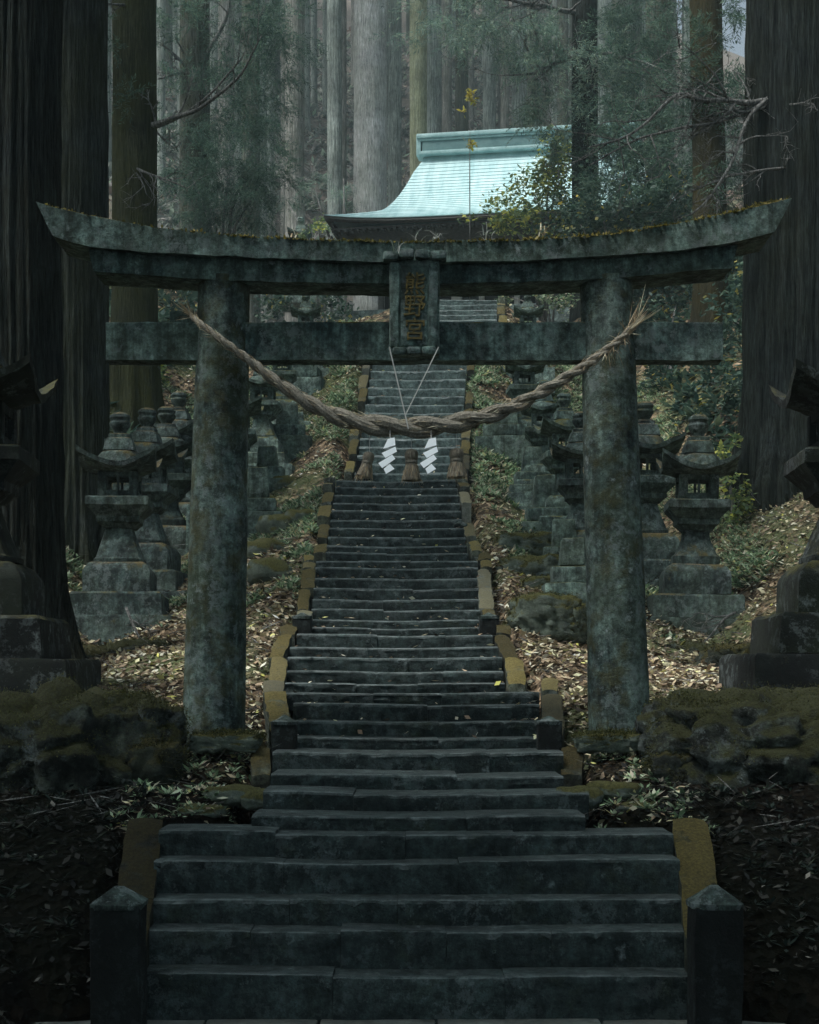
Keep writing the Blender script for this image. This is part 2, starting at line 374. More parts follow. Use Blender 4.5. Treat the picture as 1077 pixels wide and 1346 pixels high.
S32 = [-1.0, -1.3, -1.2, -.8, -.58, -.3, -.1, .12, .5, 1.0, 1.95, 3.9, 6.0, 7.3, 8.1, 9, 11, 33, 66, 95]
S44 = [-.2, -.7, -.6, -.4, -.2, .05, .4, .85, 1.4, 1.95, 2.9, 4.7, 6.6, 7.8, 8.8, 10, 12.4, 33, 66, 95]
S80 = [1.0, .6, .8, 1.0, 1.2, 1.4, 1.8, 2.4, 3.0, 3.7, 4.8, 6.7, 8.6, 9.7, 12, 14.5, 17, 34.5, 66, 95]
S14 = [3, 3, 3.2, 3.4, 3.6, 3.9, 4.4, 5, 5.6, 6.3, 7.4, 9.2, 11, 12, 14.5, 17, 20, 35.5, 66, 95]
S40 = [8, 9, 9, 9, 9, 9, 10, 11, 12, 13, 14, 16, 18, 20, 22, 25, 27, 38, 66, 95]
def H(x, y, rough=True):
    wl = float(np.interp(y, WY, WL)); wr = float(np.interp(y, WY, WR)); p = P(y)
    ax = abs(x); w = wl if x < 0 else wr
    k = lambda T: float(np.interp(y, SY, T))
    s14, s40 = k(S14), k(S40)
    if x > 0 and y > 40:                       # the ridge drops away to the right, where sky shows between the trunks
        f = min(1, (y - 40) / 20); s14 -= 6.0 * f; s40 -= 16.0 * f
    xs = [0, w + .03, w + .24, 3.2, 4.4, 8, 14, 40]
    edge = p - .10 if y < 29 else p
    zs = [p - .38 if y < 29 else p, p - .38 if y < 29 else p, edge, k(S32), k(S44), k(S80), s14, s40]
    if y < 10.4 and y > 8.6: zs[2] = min(zs[2], p - .1)
    z = float(np.interp(ax, xs, zs))
    if rough and ax > w + .1:
        q = Vector((x, y, 0)); g = min(1, (ax - w - .1) * 2)
        z += g * (.09 * fbm(q * .9, 3) + .05 * noise.noise(q * 3.1) + .02 * noise.noise(q * 8))
        if y > 17 : z += g * .10 * max(0, fbm(q * 1.6 + Vector((9, 4, 0)), 3))
    return z

def hit(px, py, d0=8.0, d1=60.0):
    d = d0
    while d < d1:
        if H(xat(px, d), d, False) > zat(py, d): return d
        d += .05
    return d1
# ground: one sheet
def axis(dense, step, far):
    a = list(np.arange(0, dense, step)); s = step
    x = a[-1]
    while x < far: s *= 1.18; x += s; a.append(x)
    return a
xp = axis(6.5, .11, 220); XS = sorted(set([-q for q in xp] + xp))
YS = [-160, -90, -50, -30, -18, -10, -5, 0, 3, 5] + list(np.arange(6, 30, .11)) + list(np.arange(30, 50, .5)) + list(np.arange(50, 90, 1.6)) + [95, 105, 120, 140, 170, 205]
g = MB(); nx = len(XS)
g.v = [(x, y, H(x, y)) for y in YS for x in XS]
g.f = [(j * nx + i, j * nx + i + 1, (j + 1) * nx + i + 1, (j + 1) * nx + i) for j in range(len(YS) - 1) for i in range(nx - 1)]
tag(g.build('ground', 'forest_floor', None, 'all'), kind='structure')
pm = MB()
for r in range(4):
    x = -1.62 + (r % 2) * -.2
    while x < 1.6:
        w = random.uniform(.5, .95); y0 = 4.4 + r * .76
        pm.box((x + w / 2, y0 + .375, -1.70 + random.uniform(-.006, .006)), (w - .012, .745, .14), seg=.2, rough=.006, bev=.012); x += w
tag(pm.build('path', 'path_stone'), kind='structure')

# ------------------------------------------------------------------ steps and kerbs
def step_mesh(d, z, x0, x1, depth, drop, big):
    mb = MB(); x = x0
    n = max(1, round((x1 - x0) / (random.uniform(.55, 1.0))))
    cuts = sorted([0, 1] + [min(.93, max(.07, (i + random.uniform(-.3, .3)) / n)) for i in range(1, n)])
    for a, b in zip(cuts, cuts[1:]):
        xa, xb = x0 + (x1 - x0) * a + .0012, x0 + (x1 - x0) * b - .0012
        dy, dz = random.uniform(-.009, .009), random.uniform(-.010, .007)
        k = max(2, int((xb - xa) / .035)); rings = []
        q0 = random.random() * 90; ch = random.uniform(.012, .020) if d < 12 else random.uniform(.02, .03)
        for i in range(k + 1):
            xx = xa + (xb - xa) * i / k
            e = noise.noise(Vector((xx * 5, q0, d))) * .012 + noise.noise(Vector((xx * 17, q0, d))) * .006
            s = noise.noise(Vector((xx * 1.3, q0 + 5, d))) * .009 - .012 * math.exp(-((xx - (x0 + x1) / 2) / (.28 * (x1 - x0))) ** 2)
            c = ch + max(0, e) * .8 + (.004 if i in (0, k) else 0) + max(0, noise.noise(Vector((xx * 23, q0, 2))) - .22) * .05
            yf = d + dy - e * .5; zt = z + dz + s + (-.002 if i in (0, k) else 0)
            fz = lambda t_: noise.noise(Vector((xx * 8, t_ * 2.5, q0))) * .009 + noise.noise(Vector((xx * 24, t_ * 6, q0))) * .004
            rings.append([(xx, yf + .008, zt - drop - .05), (xx, yf + .004 + fz(1), zt - drop * .86), (xx, yf + fz(2), zt - drop * .62), (xx, yf + fz(3), zt - drop * .38), (xx, yf + fz(4), zt - drop * .2), (xx, yf, zt - c * 1.1), (xx, yf + c * .35, zt - c * .35), (xx, yf + c * 1.2, zt),
                          (xx, d + depth * .6, zt + s), (xx, d + depth + .04, zt), (xx, d + depth + .04, zt - drop - .05)])
        mb.loft(rings)
    return mb
def flight(label, steps, zprev, dnext, mat):
    d0 = steps[0][0]
    root = thing('stone_staircase', (xat((steps[0][2] + steps[0][3]) / 2, d0), d0, zprev), label, 'stairs', 'flights of the stone stairway')
    o = Vector(root.location)
    for i, (d, y, l, r) in enumerate(steps):
        nd = steps[i + 1][0] if i + 1 < len(steps) else dnext
        z = zat(y, d)
        mb = step_mesh(d, z, xat(l, d) - .02, xat(r, d) + .02, nd - d, z - zprev, 0)
        mb.v = [(a - o.x, b - o.y, c - o.z) for a, b, c in mb.v]
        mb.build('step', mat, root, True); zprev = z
    return root
def kerb_block(root, p0, p1, w, rise, rough=.012):
    """sloping kerb stone from p0 (front) to p1 (back), top faces rise above the line"""
    mb = MB(); bm = bmesh.new(); n = max(3, int((p1 - p0).length / .07)); rings = []
    q = random.random() * 60
    for i in range(n + 1):
        t = i / n; p = p0.lerp(p1, t); e = .007 if i in (0, n) else 0
        ring = []
        for sx, sz in ((-1, -1), (-1, -.3), (-1, 1), (-.4, 1.0), (.4, 1.0), (1, 1), (1, -.3), (1, -1)):
            v = Vector((p.x + sx * (w / 2 - e), p.y, p.z + (rise - e if sz == 1 else rise * .6 - .05 if sz > -1 else -.42) - (.009 if abs(sx) == 1 and sz == 1 else 0)))
            if sz > -1: v += noise.noise_vector(v * 7 + Vector((q, 0, 0))) * rough + noise.noise_vector(v * 19) * rough * .5
            ring.append(v - Vector(root.location))
        rings.append(ring)
    mb.loft(rings); bm.free()
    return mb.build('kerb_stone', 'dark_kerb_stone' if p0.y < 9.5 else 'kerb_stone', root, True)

z0 = -1.63
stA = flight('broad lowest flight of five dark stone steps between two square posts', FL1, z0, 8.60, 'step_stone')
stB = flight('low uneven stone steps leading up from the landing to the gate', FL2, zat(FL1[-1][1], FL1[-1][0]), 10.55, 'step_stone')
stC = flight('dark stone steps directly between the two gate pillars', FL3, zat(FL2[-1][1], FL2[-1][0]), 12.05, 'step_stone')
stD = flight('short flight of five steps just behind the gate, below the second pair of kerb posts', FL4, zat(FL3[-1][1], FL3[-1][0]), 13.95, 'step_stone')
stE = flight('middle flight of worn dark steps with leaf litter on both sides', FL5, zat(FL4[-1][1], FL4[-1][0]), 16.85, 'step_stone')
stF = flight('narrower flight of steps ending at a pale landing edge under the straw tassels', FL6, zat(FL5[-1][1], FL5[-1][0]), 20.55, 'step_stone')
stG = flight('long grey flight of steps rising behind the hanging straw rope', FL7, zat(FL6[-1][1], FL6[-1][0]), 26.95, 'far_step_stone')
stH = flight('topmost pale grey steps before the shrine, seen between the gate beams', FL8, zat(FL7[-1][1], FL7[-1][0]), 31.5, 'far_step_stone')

def kv(px, py, d): return at(px, py, d)
# lowest flight: long mossy sloping kerbs
kerb_block(stA, Vector((xat(160, 7.3), 7.3, -1.37)), Vector((xat(190, 8.5) + .01, 8.5, zat(1074, 8.5))), .20, .0)
kerb_block(stA, Vector((xat(936, 7.3), 7.3, -1.37)), Vector((xat(908, 8.5) - .01, 8.5, zat(1074, 8.5))), .20, .0)
for px, w in ((344, .13), (751, .14)):
    a = at(px, 1022, 9.9); b = at(px, 986, 10.2)
    kerb_block(stB, Vector((a.x, 9.86, zat(1016, 9.86))), Vector((b.x, 10.14, zat(980, 10.14))), w, .0)
def kerb_run(root, steps, every, w=.15, gap=.0, start=0, yoff=.0, even=False):
    for side in (0, 1):
        i = start
        while i < len(steps):
            j = min(i + every, len(steps) - 1)
            d0, y0, l0, r0 = steps[i]; d1, y1, l1, r1 = steps[j]
            if j == i: d1 = d0 + .34
            za, zb = zat(y0, d0), zat(y1, d1) if j > i else zat(y0, d0) + .1
            jig = random.uniform(-.02, .02)
            s = -1 if side == 0 else 1
            xa = (xat(l0, d0) if side == 0 else xat(r0, d0)) + s * (w / 2 + .03 + jig)
            xb = (xat(l1, d1) if side == 0 else xat(r1, d1)) + s * (w / 2 + .03 + jig)
            if random.random() > .06 or i == start:
                kerb_block(root, Vector((xa, d0 + .02, za + yoff)), Vector((xb, d1 - (.004 if even else random.choice((.03, .03, .12))), zb + yoff - (random.uniform(.0, .02) if even else random.uniform(.03, .10)))), w * random.uniform(.85, 1.1), random.uniform(.0, .02) if even else random.uniform(.0, .055), .017)
            i = j if j > i else i + 1
kerb_run(stC, FL3, 3, .15, even=True)
kerb_run(stD, FL4, 2, .14, even=True)
kerb_run(stE, FL5, 2, .13, even=True)
kerb_run(stF, FL6, 2, .14)
kerb_run(stG, FL7, 2, .13)
kerb_run(stH, FL8, 2, .16)

# ------------------------------------------------------------------ kerb posts
def post(px0, px1, ptop, d, zb, label, cap=.035):
    w = (px1 - px0) / F * d; h = zat(ptop, d) - zb
    t = thing('stone_post', (xat((px0 + px1) / 2, d), d + w / 2, zb - .05), label, 'stone post', 'square posts along the stairway')
    mb = MB(); mb.box((0, 0, (h - cap) / 2), (w, w, h - cap), seg=.09, rough=.008, bev=.012); mb.build('shaft', 'post_stone', t)
    mb = MB(); k = w / 2 + .006; n = 6; rings = []
    for sc, z in ((.98, -.012), (1.0, .0), (1.0, .012), (.6, cap * .62), (.16, cap + .012), (.04, cap + .014)):
        ring = []
        for a in range(24):
            th = 2 * math.pi * (a + .5) / 24; c, s = math.cos(th), math.sin(th); m = max(abs(c), abs(s))
            v = Vector((c / m * k * sc, s / m * k * sc, h - cap + z)); ring.append(v + noise.noise_vector(v * 14 + Vector((d, px0, 0))) * .006)
        rings.append(ring)
    mb.loft(rings); mb.build('cap', 'cap_stone', t)
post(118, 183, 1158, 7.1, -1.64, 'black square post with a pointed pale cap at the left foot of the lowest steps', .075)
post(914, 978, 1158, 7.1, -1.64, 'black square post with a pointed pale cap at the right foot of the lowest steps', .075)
post(357, 389, 934, 10.22, -.6, 'dark square kerb post at the left end of the steps between the gate pillars')
post(707, 739, 934, 10.22, -.6, 'dark square kerb post at the right end of the steps between the gate pillars')
post(384, 409, 799, 13.7, .3, 'small dark kerb post on the left side of the middle flight')
post(631, 656, 799, 13.7, .3, 'small dark kerb post on the right side of the middle flight')
post(468, 487, 596, 20.4, 2.6, 'little dark kerb post on the left under the left straw tassel')
post(597, 614, 680, 18.1, 1.6, 'little dark kerb post on the right of the narrow flight')
post(482, 494, 484, 24.6, 4.8, 'far dark kerb post beside the top left end of the grey flight')

# ------------------------------------------------------------------ torii gate
GD = 10.5
gate = thing('torii_gate', (xat(545, GD), GD, zat(968, GD)), 'tall weathered stone torii gate straddling the stairway with a name plaque at its centre', 'gate')
GO = Vector(gate.location)
def rel(v): return Vector(v) - GO
def pillar(xb, xt, rb, rt):
    mb = MB(); n = 40; k = 60; pts = []; rad = []
    zb, zt = zat(972, GD) - .25, zat(368, GD)
    for i in range(k + 1):
        t = i / k; pts.append(rel((xb + (xt - xb) * t, GD, zb + (zt - zb) * t))); rad.append(rb + (rt - rb) * t ** .9)
    q = random.random() * 50
    def wob(i, th, p):
        v = Vector((math.cos(th) * 1.1, math.sin(th) * 1.1, p.z * 1.2 + q))
        return 1 + .022 * fbm(v * 1.6, 3) + .012 * noise.noise(v * 7) + .007 * noise.noise(v * 17)
    mb.tube(pts, rad, n, True, wob); return mb.build('pillar', 'pillar_stone', gate, 'all')
pillar(xat(280, GD), xat(295, GD), .222, .176)
pillar(xat(816.5, GD), xat(797, GD), .218, .178)
# curved lintels: lower edge and upper edge rows along the photograph's columns
def lintel(name, cols, top, bot, y0, y1, ends, nseg=70, rough=.008):
    mb = MB(); rings = []
    xs = np.linspace(cols[0], cols[-1], nseg)
    for i, c in enumerate(xs):
        zt = zat(np.interp(c, cols, top), y0); zb = zat(np.interp(c, cols, bot), y0)
        ring = []
        u = (c - (cols[0] + cols[-1]) / 2) / ((cols[-1] - cols[0]) / 2)
        for a, b in ((0, 0), (0, .2), (0, .4), (0, .6), (0, .8), (0, .97), (.05, 1), (.3, 1.02), (.5, 1.04), (.7, 1.02), (.95, 1), (1, .97), (1, .5), (1, 0), (.66, 0), (.33, 0)):
            yy = y0 + (y1 - y0) * a; zz = zb + (zt - zb) * b
            xx = (c - CX) / F * y0
            xx += math.copysign(max(0, abs(u) - .8) / .2, u) * ends * (b - .5) * (zt - zb)      # raked end cut
            v = Vector((xx, yy, zz))
            v += noise.noise_vector(v * 4.5) * rough + noise.noise_vector(v * 14) * rough * .6
            ring.append(v - GO)
        rings.append(ring)
    mb.loft(rings); return mb.build(name, 'gate_stone', gate, True)
lintel('kasagi', [58, 80, 120, 200, 300, 420, 545, 680, 760, 803, 896, 960, 1030], [264, 272, 282, 297, 308, 314, 317, 314, 310, 306, 291, 278, 259],
       [311, 317, 324, 332, 337, 342, 345, 343, 339, 336, 328, 320, 305], 10.27, 10.73, .5)
lintel('shimaki', [120, 260, 400, 545, 680, 800, 967], [325.5, 335, 341, 345, 343, 336.5, 321], [357, 367, 371, 373, 371, 366, 352], 10.33, 10.68, .22)
mb = MB(); xa, xb = xat(139, 10.42), xat(951, 10.42)
zt, zb = zat(423, 10.42), zat(473, 10.42)
n = 60; rings = []
for i in range(n + 1):
    x = xa + (xb - xa) * i / n
    ring = []
    for a, b in ((0, 0), (0, .33), (0, .66), (0, .96), (.06, 1), (.5, 1), (.94, 1), (1, .96), (1, .5), (1, 0), (.5, 0)):
        v = Vector((x, 10.42 + .17 * a, zb + (zt - zb) * b)); v += noise.noise_vector(v * 4.5) * .007 + noise.noise_vector(v * 15) * .005
        ring.append(v - GO)
    rings.append(ring)
mb.loft(rings); mb.build('tie_beam', 'gate_stone', gate, True)
for px, s in ((240, -1), (842, 1)):                # wedges over the tie beam
    mb = MB(); c = rel(at(px, 417, 10.45)); mb.box(c + Vector((0, .05, 0)), (.17, .13, .085), seg=.05, rough=.006, bev=.01); mb.build('wedge', 'gate_stone', gate)
# centre strut and name plaque
mb = MB(); mb.box(rel((xat(545, 10.5), 10.5, zat(398, 10.5))), (.30, .22, .30), seg=.08, rough=.006, bev=.012); mb.build('centre_strut', 'gate_stone', gate)
PDY = 10.16
plq = MB()
cxp = xat(545, PDY)
plq.box(rel((cxp, PDY + .10, zat(402, PDY))), (66 / F * PDY, .16, 126 / F * PDY), seg=.06, rough=.007, bev=.016)
plaque = plq.build('name_plaque', 'gate_stone', gate)
fr = MB()   # raised rim, scalloped head and foot
for px, w, h, py in ((519, 12, 112, 400), (570, 12, 112, 400)):
    fr.box(rel((xat(px, PDY), PDY + .032, zat(py, PDY))), (w / F * PDY, .055, h / F * PDY), seg=.05, rough=.006, bev=.012)
for k in range(4):
    px = 514 + k * 21
    fr.box(rel((xat(px, PDY), PDY + .03, zat(336 - (2 if k in (1, 2) else 0), PDY))), (.103, .13, .06), seg=.04, rough=.008, bev=.02)
for k in range(3):
    px = 526 + k * 19
    fr.box(rel((xat(px, PDY), PDY + .02, zat(461, PDY))), (.094, .09, .052), seg=.04, rough=.008, bev=.018)
fr.build('plaque_rim', 'gate_stone', plaque)
pn = MB(); pn.box(rel((xat(544.5, PDY), PDY + .030, zat(401, PDY))), (35 / F * PDY, .03, 106 / F * PDY), seg=.06, rough=.003, bev=.004); pn.build('inset_panel', 'gate_stone', plaque)
dg = bpy.context.evaluated_depsgraph_get()
for ch, py in (('\u718a', 372), ('\u91ce', 402), ('\u5bae', 432)):
    cu = bpy.data.curves.new('lettering', 'FONT'); cu.body = ch; cu.size = .158; cu.extrude = .007; cu.bevel_depth = .0022; cu.offset = -.0006
    cu.align_x = 'CENTER'; cu.align_y = 'CENTER'
    o = bpy.data.objects.new('tmp', cu); COL.objects.link(o); bpy.context.view_layer.update()
    me = bpy.data.meshes.new_from_object(o.evaluated_get(bpy.context.evaluated_depsgraph_get())); bpy.data.objects.remove(o)
    cc = [v.co.copy() for v in me.vertices]
    mx = (max(c.x for c in cc) + min(c.x for c in cc)) / 2; my = (max(c.y for c in cc) + min(c.y for c in cc)) / 2
    org = rel((xat(545.5, PDY), PDY + .0135, zat(py, PDY)))
    for v in me.vertices:
        a, b, e = v.co.x - mx, v.co.y - my, v.co.z
        sway = .004 * math.sin(b * 40)
        v.co = org + Vector((a * .94 + sway, -e - .0005, b * 1.0))
    me.materials.clear(); me.materials.append(M['gilt_lettering'])
    link('lettering', me, plaque)
# moss, grass tufts on the kasagi
n = 16000; c = np.concatenate([rng.uniform(300, 1040, n * 3 // 4), rng.uniform(60, 320, n // 4)])
topy = np.interp(c, [58, 80, 120, 200, 300, 420, 545, 680, 760, 803, 896, 960, 1030], [264, 272, 282, 297, 308, 314, 317, 314, 310, 306, 291, 278, 259])
amt = np.interp(c, [60, 250, 330, 480, 640, 760, 1000, 1045], [.10, .2, .6, .85, .9, 1, .7, .3])
cl = np.array([noise.noise(Vector((x * .045, 0, 0))) for x in c]) * .5 + .5
keep = rng.random(len(c)) < amt * (0.35 + .75 * cl); c, topy, cl = c[keep], topy[keep], cl[keep]
yy = 10.27 + np.abs(rng.normal(0, .10, len(c))) ; yy = np.minimum(yy, 10.7)
Pm = np.stack([(c - CX) / F * 10.27, yy, (HY - topy) / F * 10.27 - .012], 1)
D = rng.normal(size=(len(c), 3)); D[:, 2] = np.abs(D[:, 2]) * .6 - .1
L = rng.uniform(.012, .042, len(c)) * (.6 + .8 * cl)
front = yy < 10.31; D[front, 1] -= .8
Q = leaves(Pm - np.array(GO), D, rng.normal(size=(len(c), 3)), L, L * .5)
mo = link('moss', quads_mesh('moss', Q, 'moss_tuft'), gate); tag(mo, kind='stuff')
def tuft(name, loc, label, k, size, mat, spread=.8, wr=.1, group=None):
    loc = Vector(loc); Pp = np.repeat([[0, 0, 0]], k, 0).astype(float) + rng.normal(size=(k, 3)) * .015
    out = []
    az = rng.uniform(0, 2 * np.pi, k); el = rng.uniform(.5, 1.4, k)
    D = np.stack([np.cos(az) * np.cos(el) * spread, np.sin(az) * np.cos(el) * spread, np.sin(el)], 1); sz = size * rng.uniform(.5, 1.2, k)
    p = Pp.copy()
    for s in range(4):
        d2 = D + np.array([0, 0, -1.0]) * (.35 * s); d2 = unit(d2); L = sz / 4
        w = sz * wr * (1 - s * .2)
        side = unit(np.cross(d2, np.array([0.01, 0, 1.0])))
        q = p + d2 * L[:, None]; w2 = w * .8 if s < 3 else w * .1
        out.append(np.stack([p - side * w[:, None] / 2, p + side * w[:, None] / 2, q + side * w2[:, None] / 2, q - side * w2[:, None] / 2], 1)); p = q
    o = link(name, quads_mesh(name, np.concatenate(out), mat), None, loc)
    return tag(o, label, 'plant', group)
for i, (px, py, d, k, sz) in enumerate([(575, 318, 10.3, 12, .17), (548, 319, 10.3, 9, .13), (520, 338, 10.22, 9, .16)]):
    tuft('grass_tuft', at(px, py, d), ['pale wiry plant sprouting from the gate lintel right of the plaque head', 'short grass tuft on the gate lintel straight above the plaque',
         'thin curling weed growing from the left corner of the plaque head'][i], k, sz, 'pale_plant', wr=.05)
for i, (px, k, sz) in enumerate([(640, 14, .11), (712, 12, .10), (430, 10, .08), (386, 9, .12)]):
    tuft('grass_tuft', at(px, [311, 308, 314, 313][i], 10.33), 'short tuft of dry grass growing among the moss on the gate lintel', k, sz, 'dry_straw' if i % 2 else 'pale_plant', wr=.09, group='grass tufts on the gate lintel')

# ------------------------------------------------------------------ straw rope
RD = 10.19
rp = [(251, 414, 10.36), (262, 424, 10.26), (280, 438, 10.22), (303, 455, RD), (328, 474, RD), (352, 493, RD), (376, 510, RD), (400, 526, RD), (425, 540, RD), (450, 550, RD), (475, 556.5, RD), (500, 560, RD), (525, 561.5, RD), (545, 562, RD),
      (570, 561, RD), (595, 557.5, RD), (620, 552, RD), (645, 546, RD), (670, 537, RD), (695, 525, RD), (720, 511, RD), (745, 496, RD), (765, 484, RD), (785, 470, 10.22), (803, 456, 10.23), (820, 442, 10.25), (838, 424, 10.33)]
rr = [4, 5, 5.5, 6.5, 7.5, 8.5, 10, 11.5, 13, 14.5, 16, 17, 17.5, 17.5, 17, 16.5, 15, 13.5, 12, 11, 10, 9, 8, 7.5, 7, 6, 5]
def resample(pts, vals, n):
    pts = np.array(pts); seg = np.r_[0, np.cumsum(np.linalg.norm(np.diff(pts, axis=0), axis=1))]
    u = np.linspace(0, seg[-1], n)
    return np.stack([np.interp(u, seg, pts[:, i]) for i in range(3)], 1), np.interp(u, seg, vals), u
W0 = [at(*p) for p in rp]
pp, rv, uu = resample([tuple(v) for v in W0], [q * .71 / F * RD for q in rr], 240)
for _ in range(6): pp[1:-1] = (pp[:-2] + pp[1:-1] * 2 + pp[2:]) / 4
rope = thing('straw_rope', tuple(pp[120]), 'thick twisted straw rope slung in a sagging curve between the gate pillars', 'rope')
RO = np.array(rope.location)
T = np.gradient(pp, axis=0); T = unit(T); A = unit(np.cross(T, [0, 1, 0])); B = np.cross(T, A)
# the twist is slow in the thick middle and tight at the ends
tw = np.cumsum(np.gradient(uu) * np.interp(rv, [.02, .04, .09], [34, 17, 3.0]))
for s in range(2):
    mb = MB(); ph = s * math.pi
    cpts = pp + (A * np.cos(tw + ph + .9)[:, None] + B * np.sin(tw + ph + .9)[:, None]) * (rv * .52)[:, None]
    def wob(i, th, p): return 1 + .07 * math.sin(th * 9 + i * .35) + .10 * noise.noise(Vector((i * .2, math.cos(th) * 2, math.sin(th) * 2 + s * 9)))
    mb.tube([Vector(c - RO) for c in cpts], list(rv * .66), 26, True, wob)
    mb.build('strand', 'straw_rope', rope, True)
# loose straws
k = 1500; idx = rng.integers(0, 239, k); th = rng.uniform(0, 2 * np.pi, k)
base = pp[idx] + (A[idx] * np.cos(th)[:, None] + B[idx] * np.sin(th)[:, None]) * (rv[idx] * 1.02)[:, None]
d = T[idx] * rng.choice([-1, 1], k)[:, None] + rng.normal(size=(k, 3)) * .22
Q1 = leaves(base - RO, d, rng.normal(size=(k, 3)), rng.uniform(.03, .09, k), np.full(k, .004))
k = 38; e = rng.integers(226, 239, k)
d = np.array([.55, -.05, .8]) + rng.normal(size=(k, 3)) * np.array([.30, .22, .30])
Q2 = leaves(pp[e] - RO, d, rng.normal(size=(k, 3)), rng.uniform(.08, .30, k), np.full(k, .005))
k = 34; e = rng.integers(0, 6, k); d = np.array([-.6, -.1, .6]) + rng.normal(size=(k, 3)) * .35
Q3 = leaves(pp[e] - RO, d, rng.normal(size=(k, 3)), rng.uniform(.06, .24, k), np.full(k, .005))
k = 40; e = rng.integers(215, 232, k); d = np.array([.3, -.3, -.8]) + rng.normal(size=(k, 3)) * .5
Q4 = leaves(pp[e] - RO, d, rng.normal(size=(k, 3)), rng.uniform(.05, .2, k), np.full(k, .005))
tag(link('loose_straw', quads_mesh('loose_straw', np.concatenate([Q1, Q2, Q3, Q4]), 'dry_straw'), rope), kind='stuff')
for a, b in (((512, 456, 10.14), (533, 546, 10.10)), ((577, 456, 10.14), (533, 546, 10.10)), ((533, 546, 10.10), (537, 564, 10.085))):
    mb = MB(); mb.tube([at(*a) - Vector(RO), at(*b) - Vector(RO)], .0042, 6); mb.build('hanging_cord', 'cord', rope)
# paper streamers
def shide(px, label, dx):
    d = RD - .07; t = thing('paper_streamer', at(px, 574, d), label, 'paper streamer', 'zigzag papers under the rope')
    O = at(px, 574, d)
    ps = [[(px - 1 + dx, 577), (px + 8 + dx, 575), (px + 9 + dx, 586), (px - 7 + dx, 591)],
          [(px - 9, 597), (px + 9, 588), (px + 11, 595), (px - 4, 604)],
          [(px - 13, 612), (px + 5, 600), (px + 9, 606), (px - 8, 619)],
          [(px - 6, 620), (px + 2, 613), (px + 8, 620), (px - 3, 627)]]
    mb = MB()
    for i, q in enumerate(ps):
        yy = -.012 * i + (.012 if i % 2 else 0)
        vs = [at(a, b, d) - O + Vector((0, yy - .0024 * (b - 575), 0)) for a, b in q]
        fr_ = [v + Vector((0, -.0012, 0)) for v in vs]; bk = [v + Vector((0, .0012, 0)) for v in vs]
        mb.loft([fr_, bk])
    mb.build('paper', 'paper', t, False)
    mb = MB(); mb.tube([Vector((.01, 0, -.03)), Vector((.01, .03, .05))], .003, 5); mb.build('string', 'cord', t)
shide(511, 'left white zigzag paper streamer hanging under the straw rope', 0)
shide(565, 'right white zigzag paper streamer hanging under the straw rope', 0)
def tassel(px, ptop, pbot, tilt, label, wpx):
    d = RD; O = at(px, ptop, d); t = thing('straw_tassel', O, label, 'straw tassel', 'straw tassels under the rope')
    h = (pbot - ptop) / F * d; w = wpx / F * d
    ax = lambda z: Vector((tilt * z, 0, -z))
    mb = MB(); prof = [(0, .10), (.04, .26), (.12, .34), (.26, .36), (.36, .31), (.42, .26)]
    pts = [ax(h * a) for a, r in prof]; wob = lambda i, th, p: 1 + .07 * math.sin(th * 11 + i) + .06 * noise.noise(Vector((th, i, px)))
    mb.tube(pts, [w * r for a, r in prof], 30, True, wob); mb.build('head', 'straw_bundle', t, True)
    mb = MB(); prof = [(.40, .26), (.46, .30), (.62, .36), (.82, .44), (.97, .50), (1.0, .48)]
    mb.tube([ax(h * a) for a, r in prof], [w * r for a, r in prof], 30, True, wob); mb.build('skirt', 'straw_bundle', t, True)
    mb = MB()
    for k in range(2): mb.tube([ax(h * .41) + Vector((math.cos(q / 14 * 2 * math.pi) * w * .30, math.sin(q / 14 * 2 * math.pi) * w * .30, .008 * k - .004)) for q in range(15)], .006, 6)
    mb.build('binding', 'straw_rope', t)
    k = 260; th = rng.uniform(0, 2 * np.pi, k); z = rng.uniform(.42, .9, k) * h; r = w * np.interp(z / h, [.4, 1], [.27, .5]) * 1.01
    Pp = np.stack([tilt * z + np.cos(th) * r, np.sin(th) * r, -z], 1); D = np.stack([np.cos(th) * .25 + tilt, np.sin(th) * .25, -np.ones(k)], 1) + rng.normal(size=(k, 3)) * .12
    tag(link('loose_straw', quads_mesh('loose_straw', leaves(Pp, D, rng.normal(size=(k, 3)), rng.uniform(.03, .07, k), np.full(k, .004)), 'dry_straw'), t), kind='stuff')
    mb = MB(); mb.tube([Vector((0, 0, -.01)), Vector((0, .0, zat(np.interp(px, [480, 541, 600], [561, 570, 560]), d) - O.z))], .003, 5); mb.build('string', 'cord', t)
tassel(486, 594, 627, -.22, 'left straw tassel hanging aslant under the rope', 21)
tassel(541, 590, 632, .0, 'middle straw tassel hanging between the two white papers', 24)
tassel(600, 589, 628, .03, 'right straw tassel hanging beside the right white paper', 26)

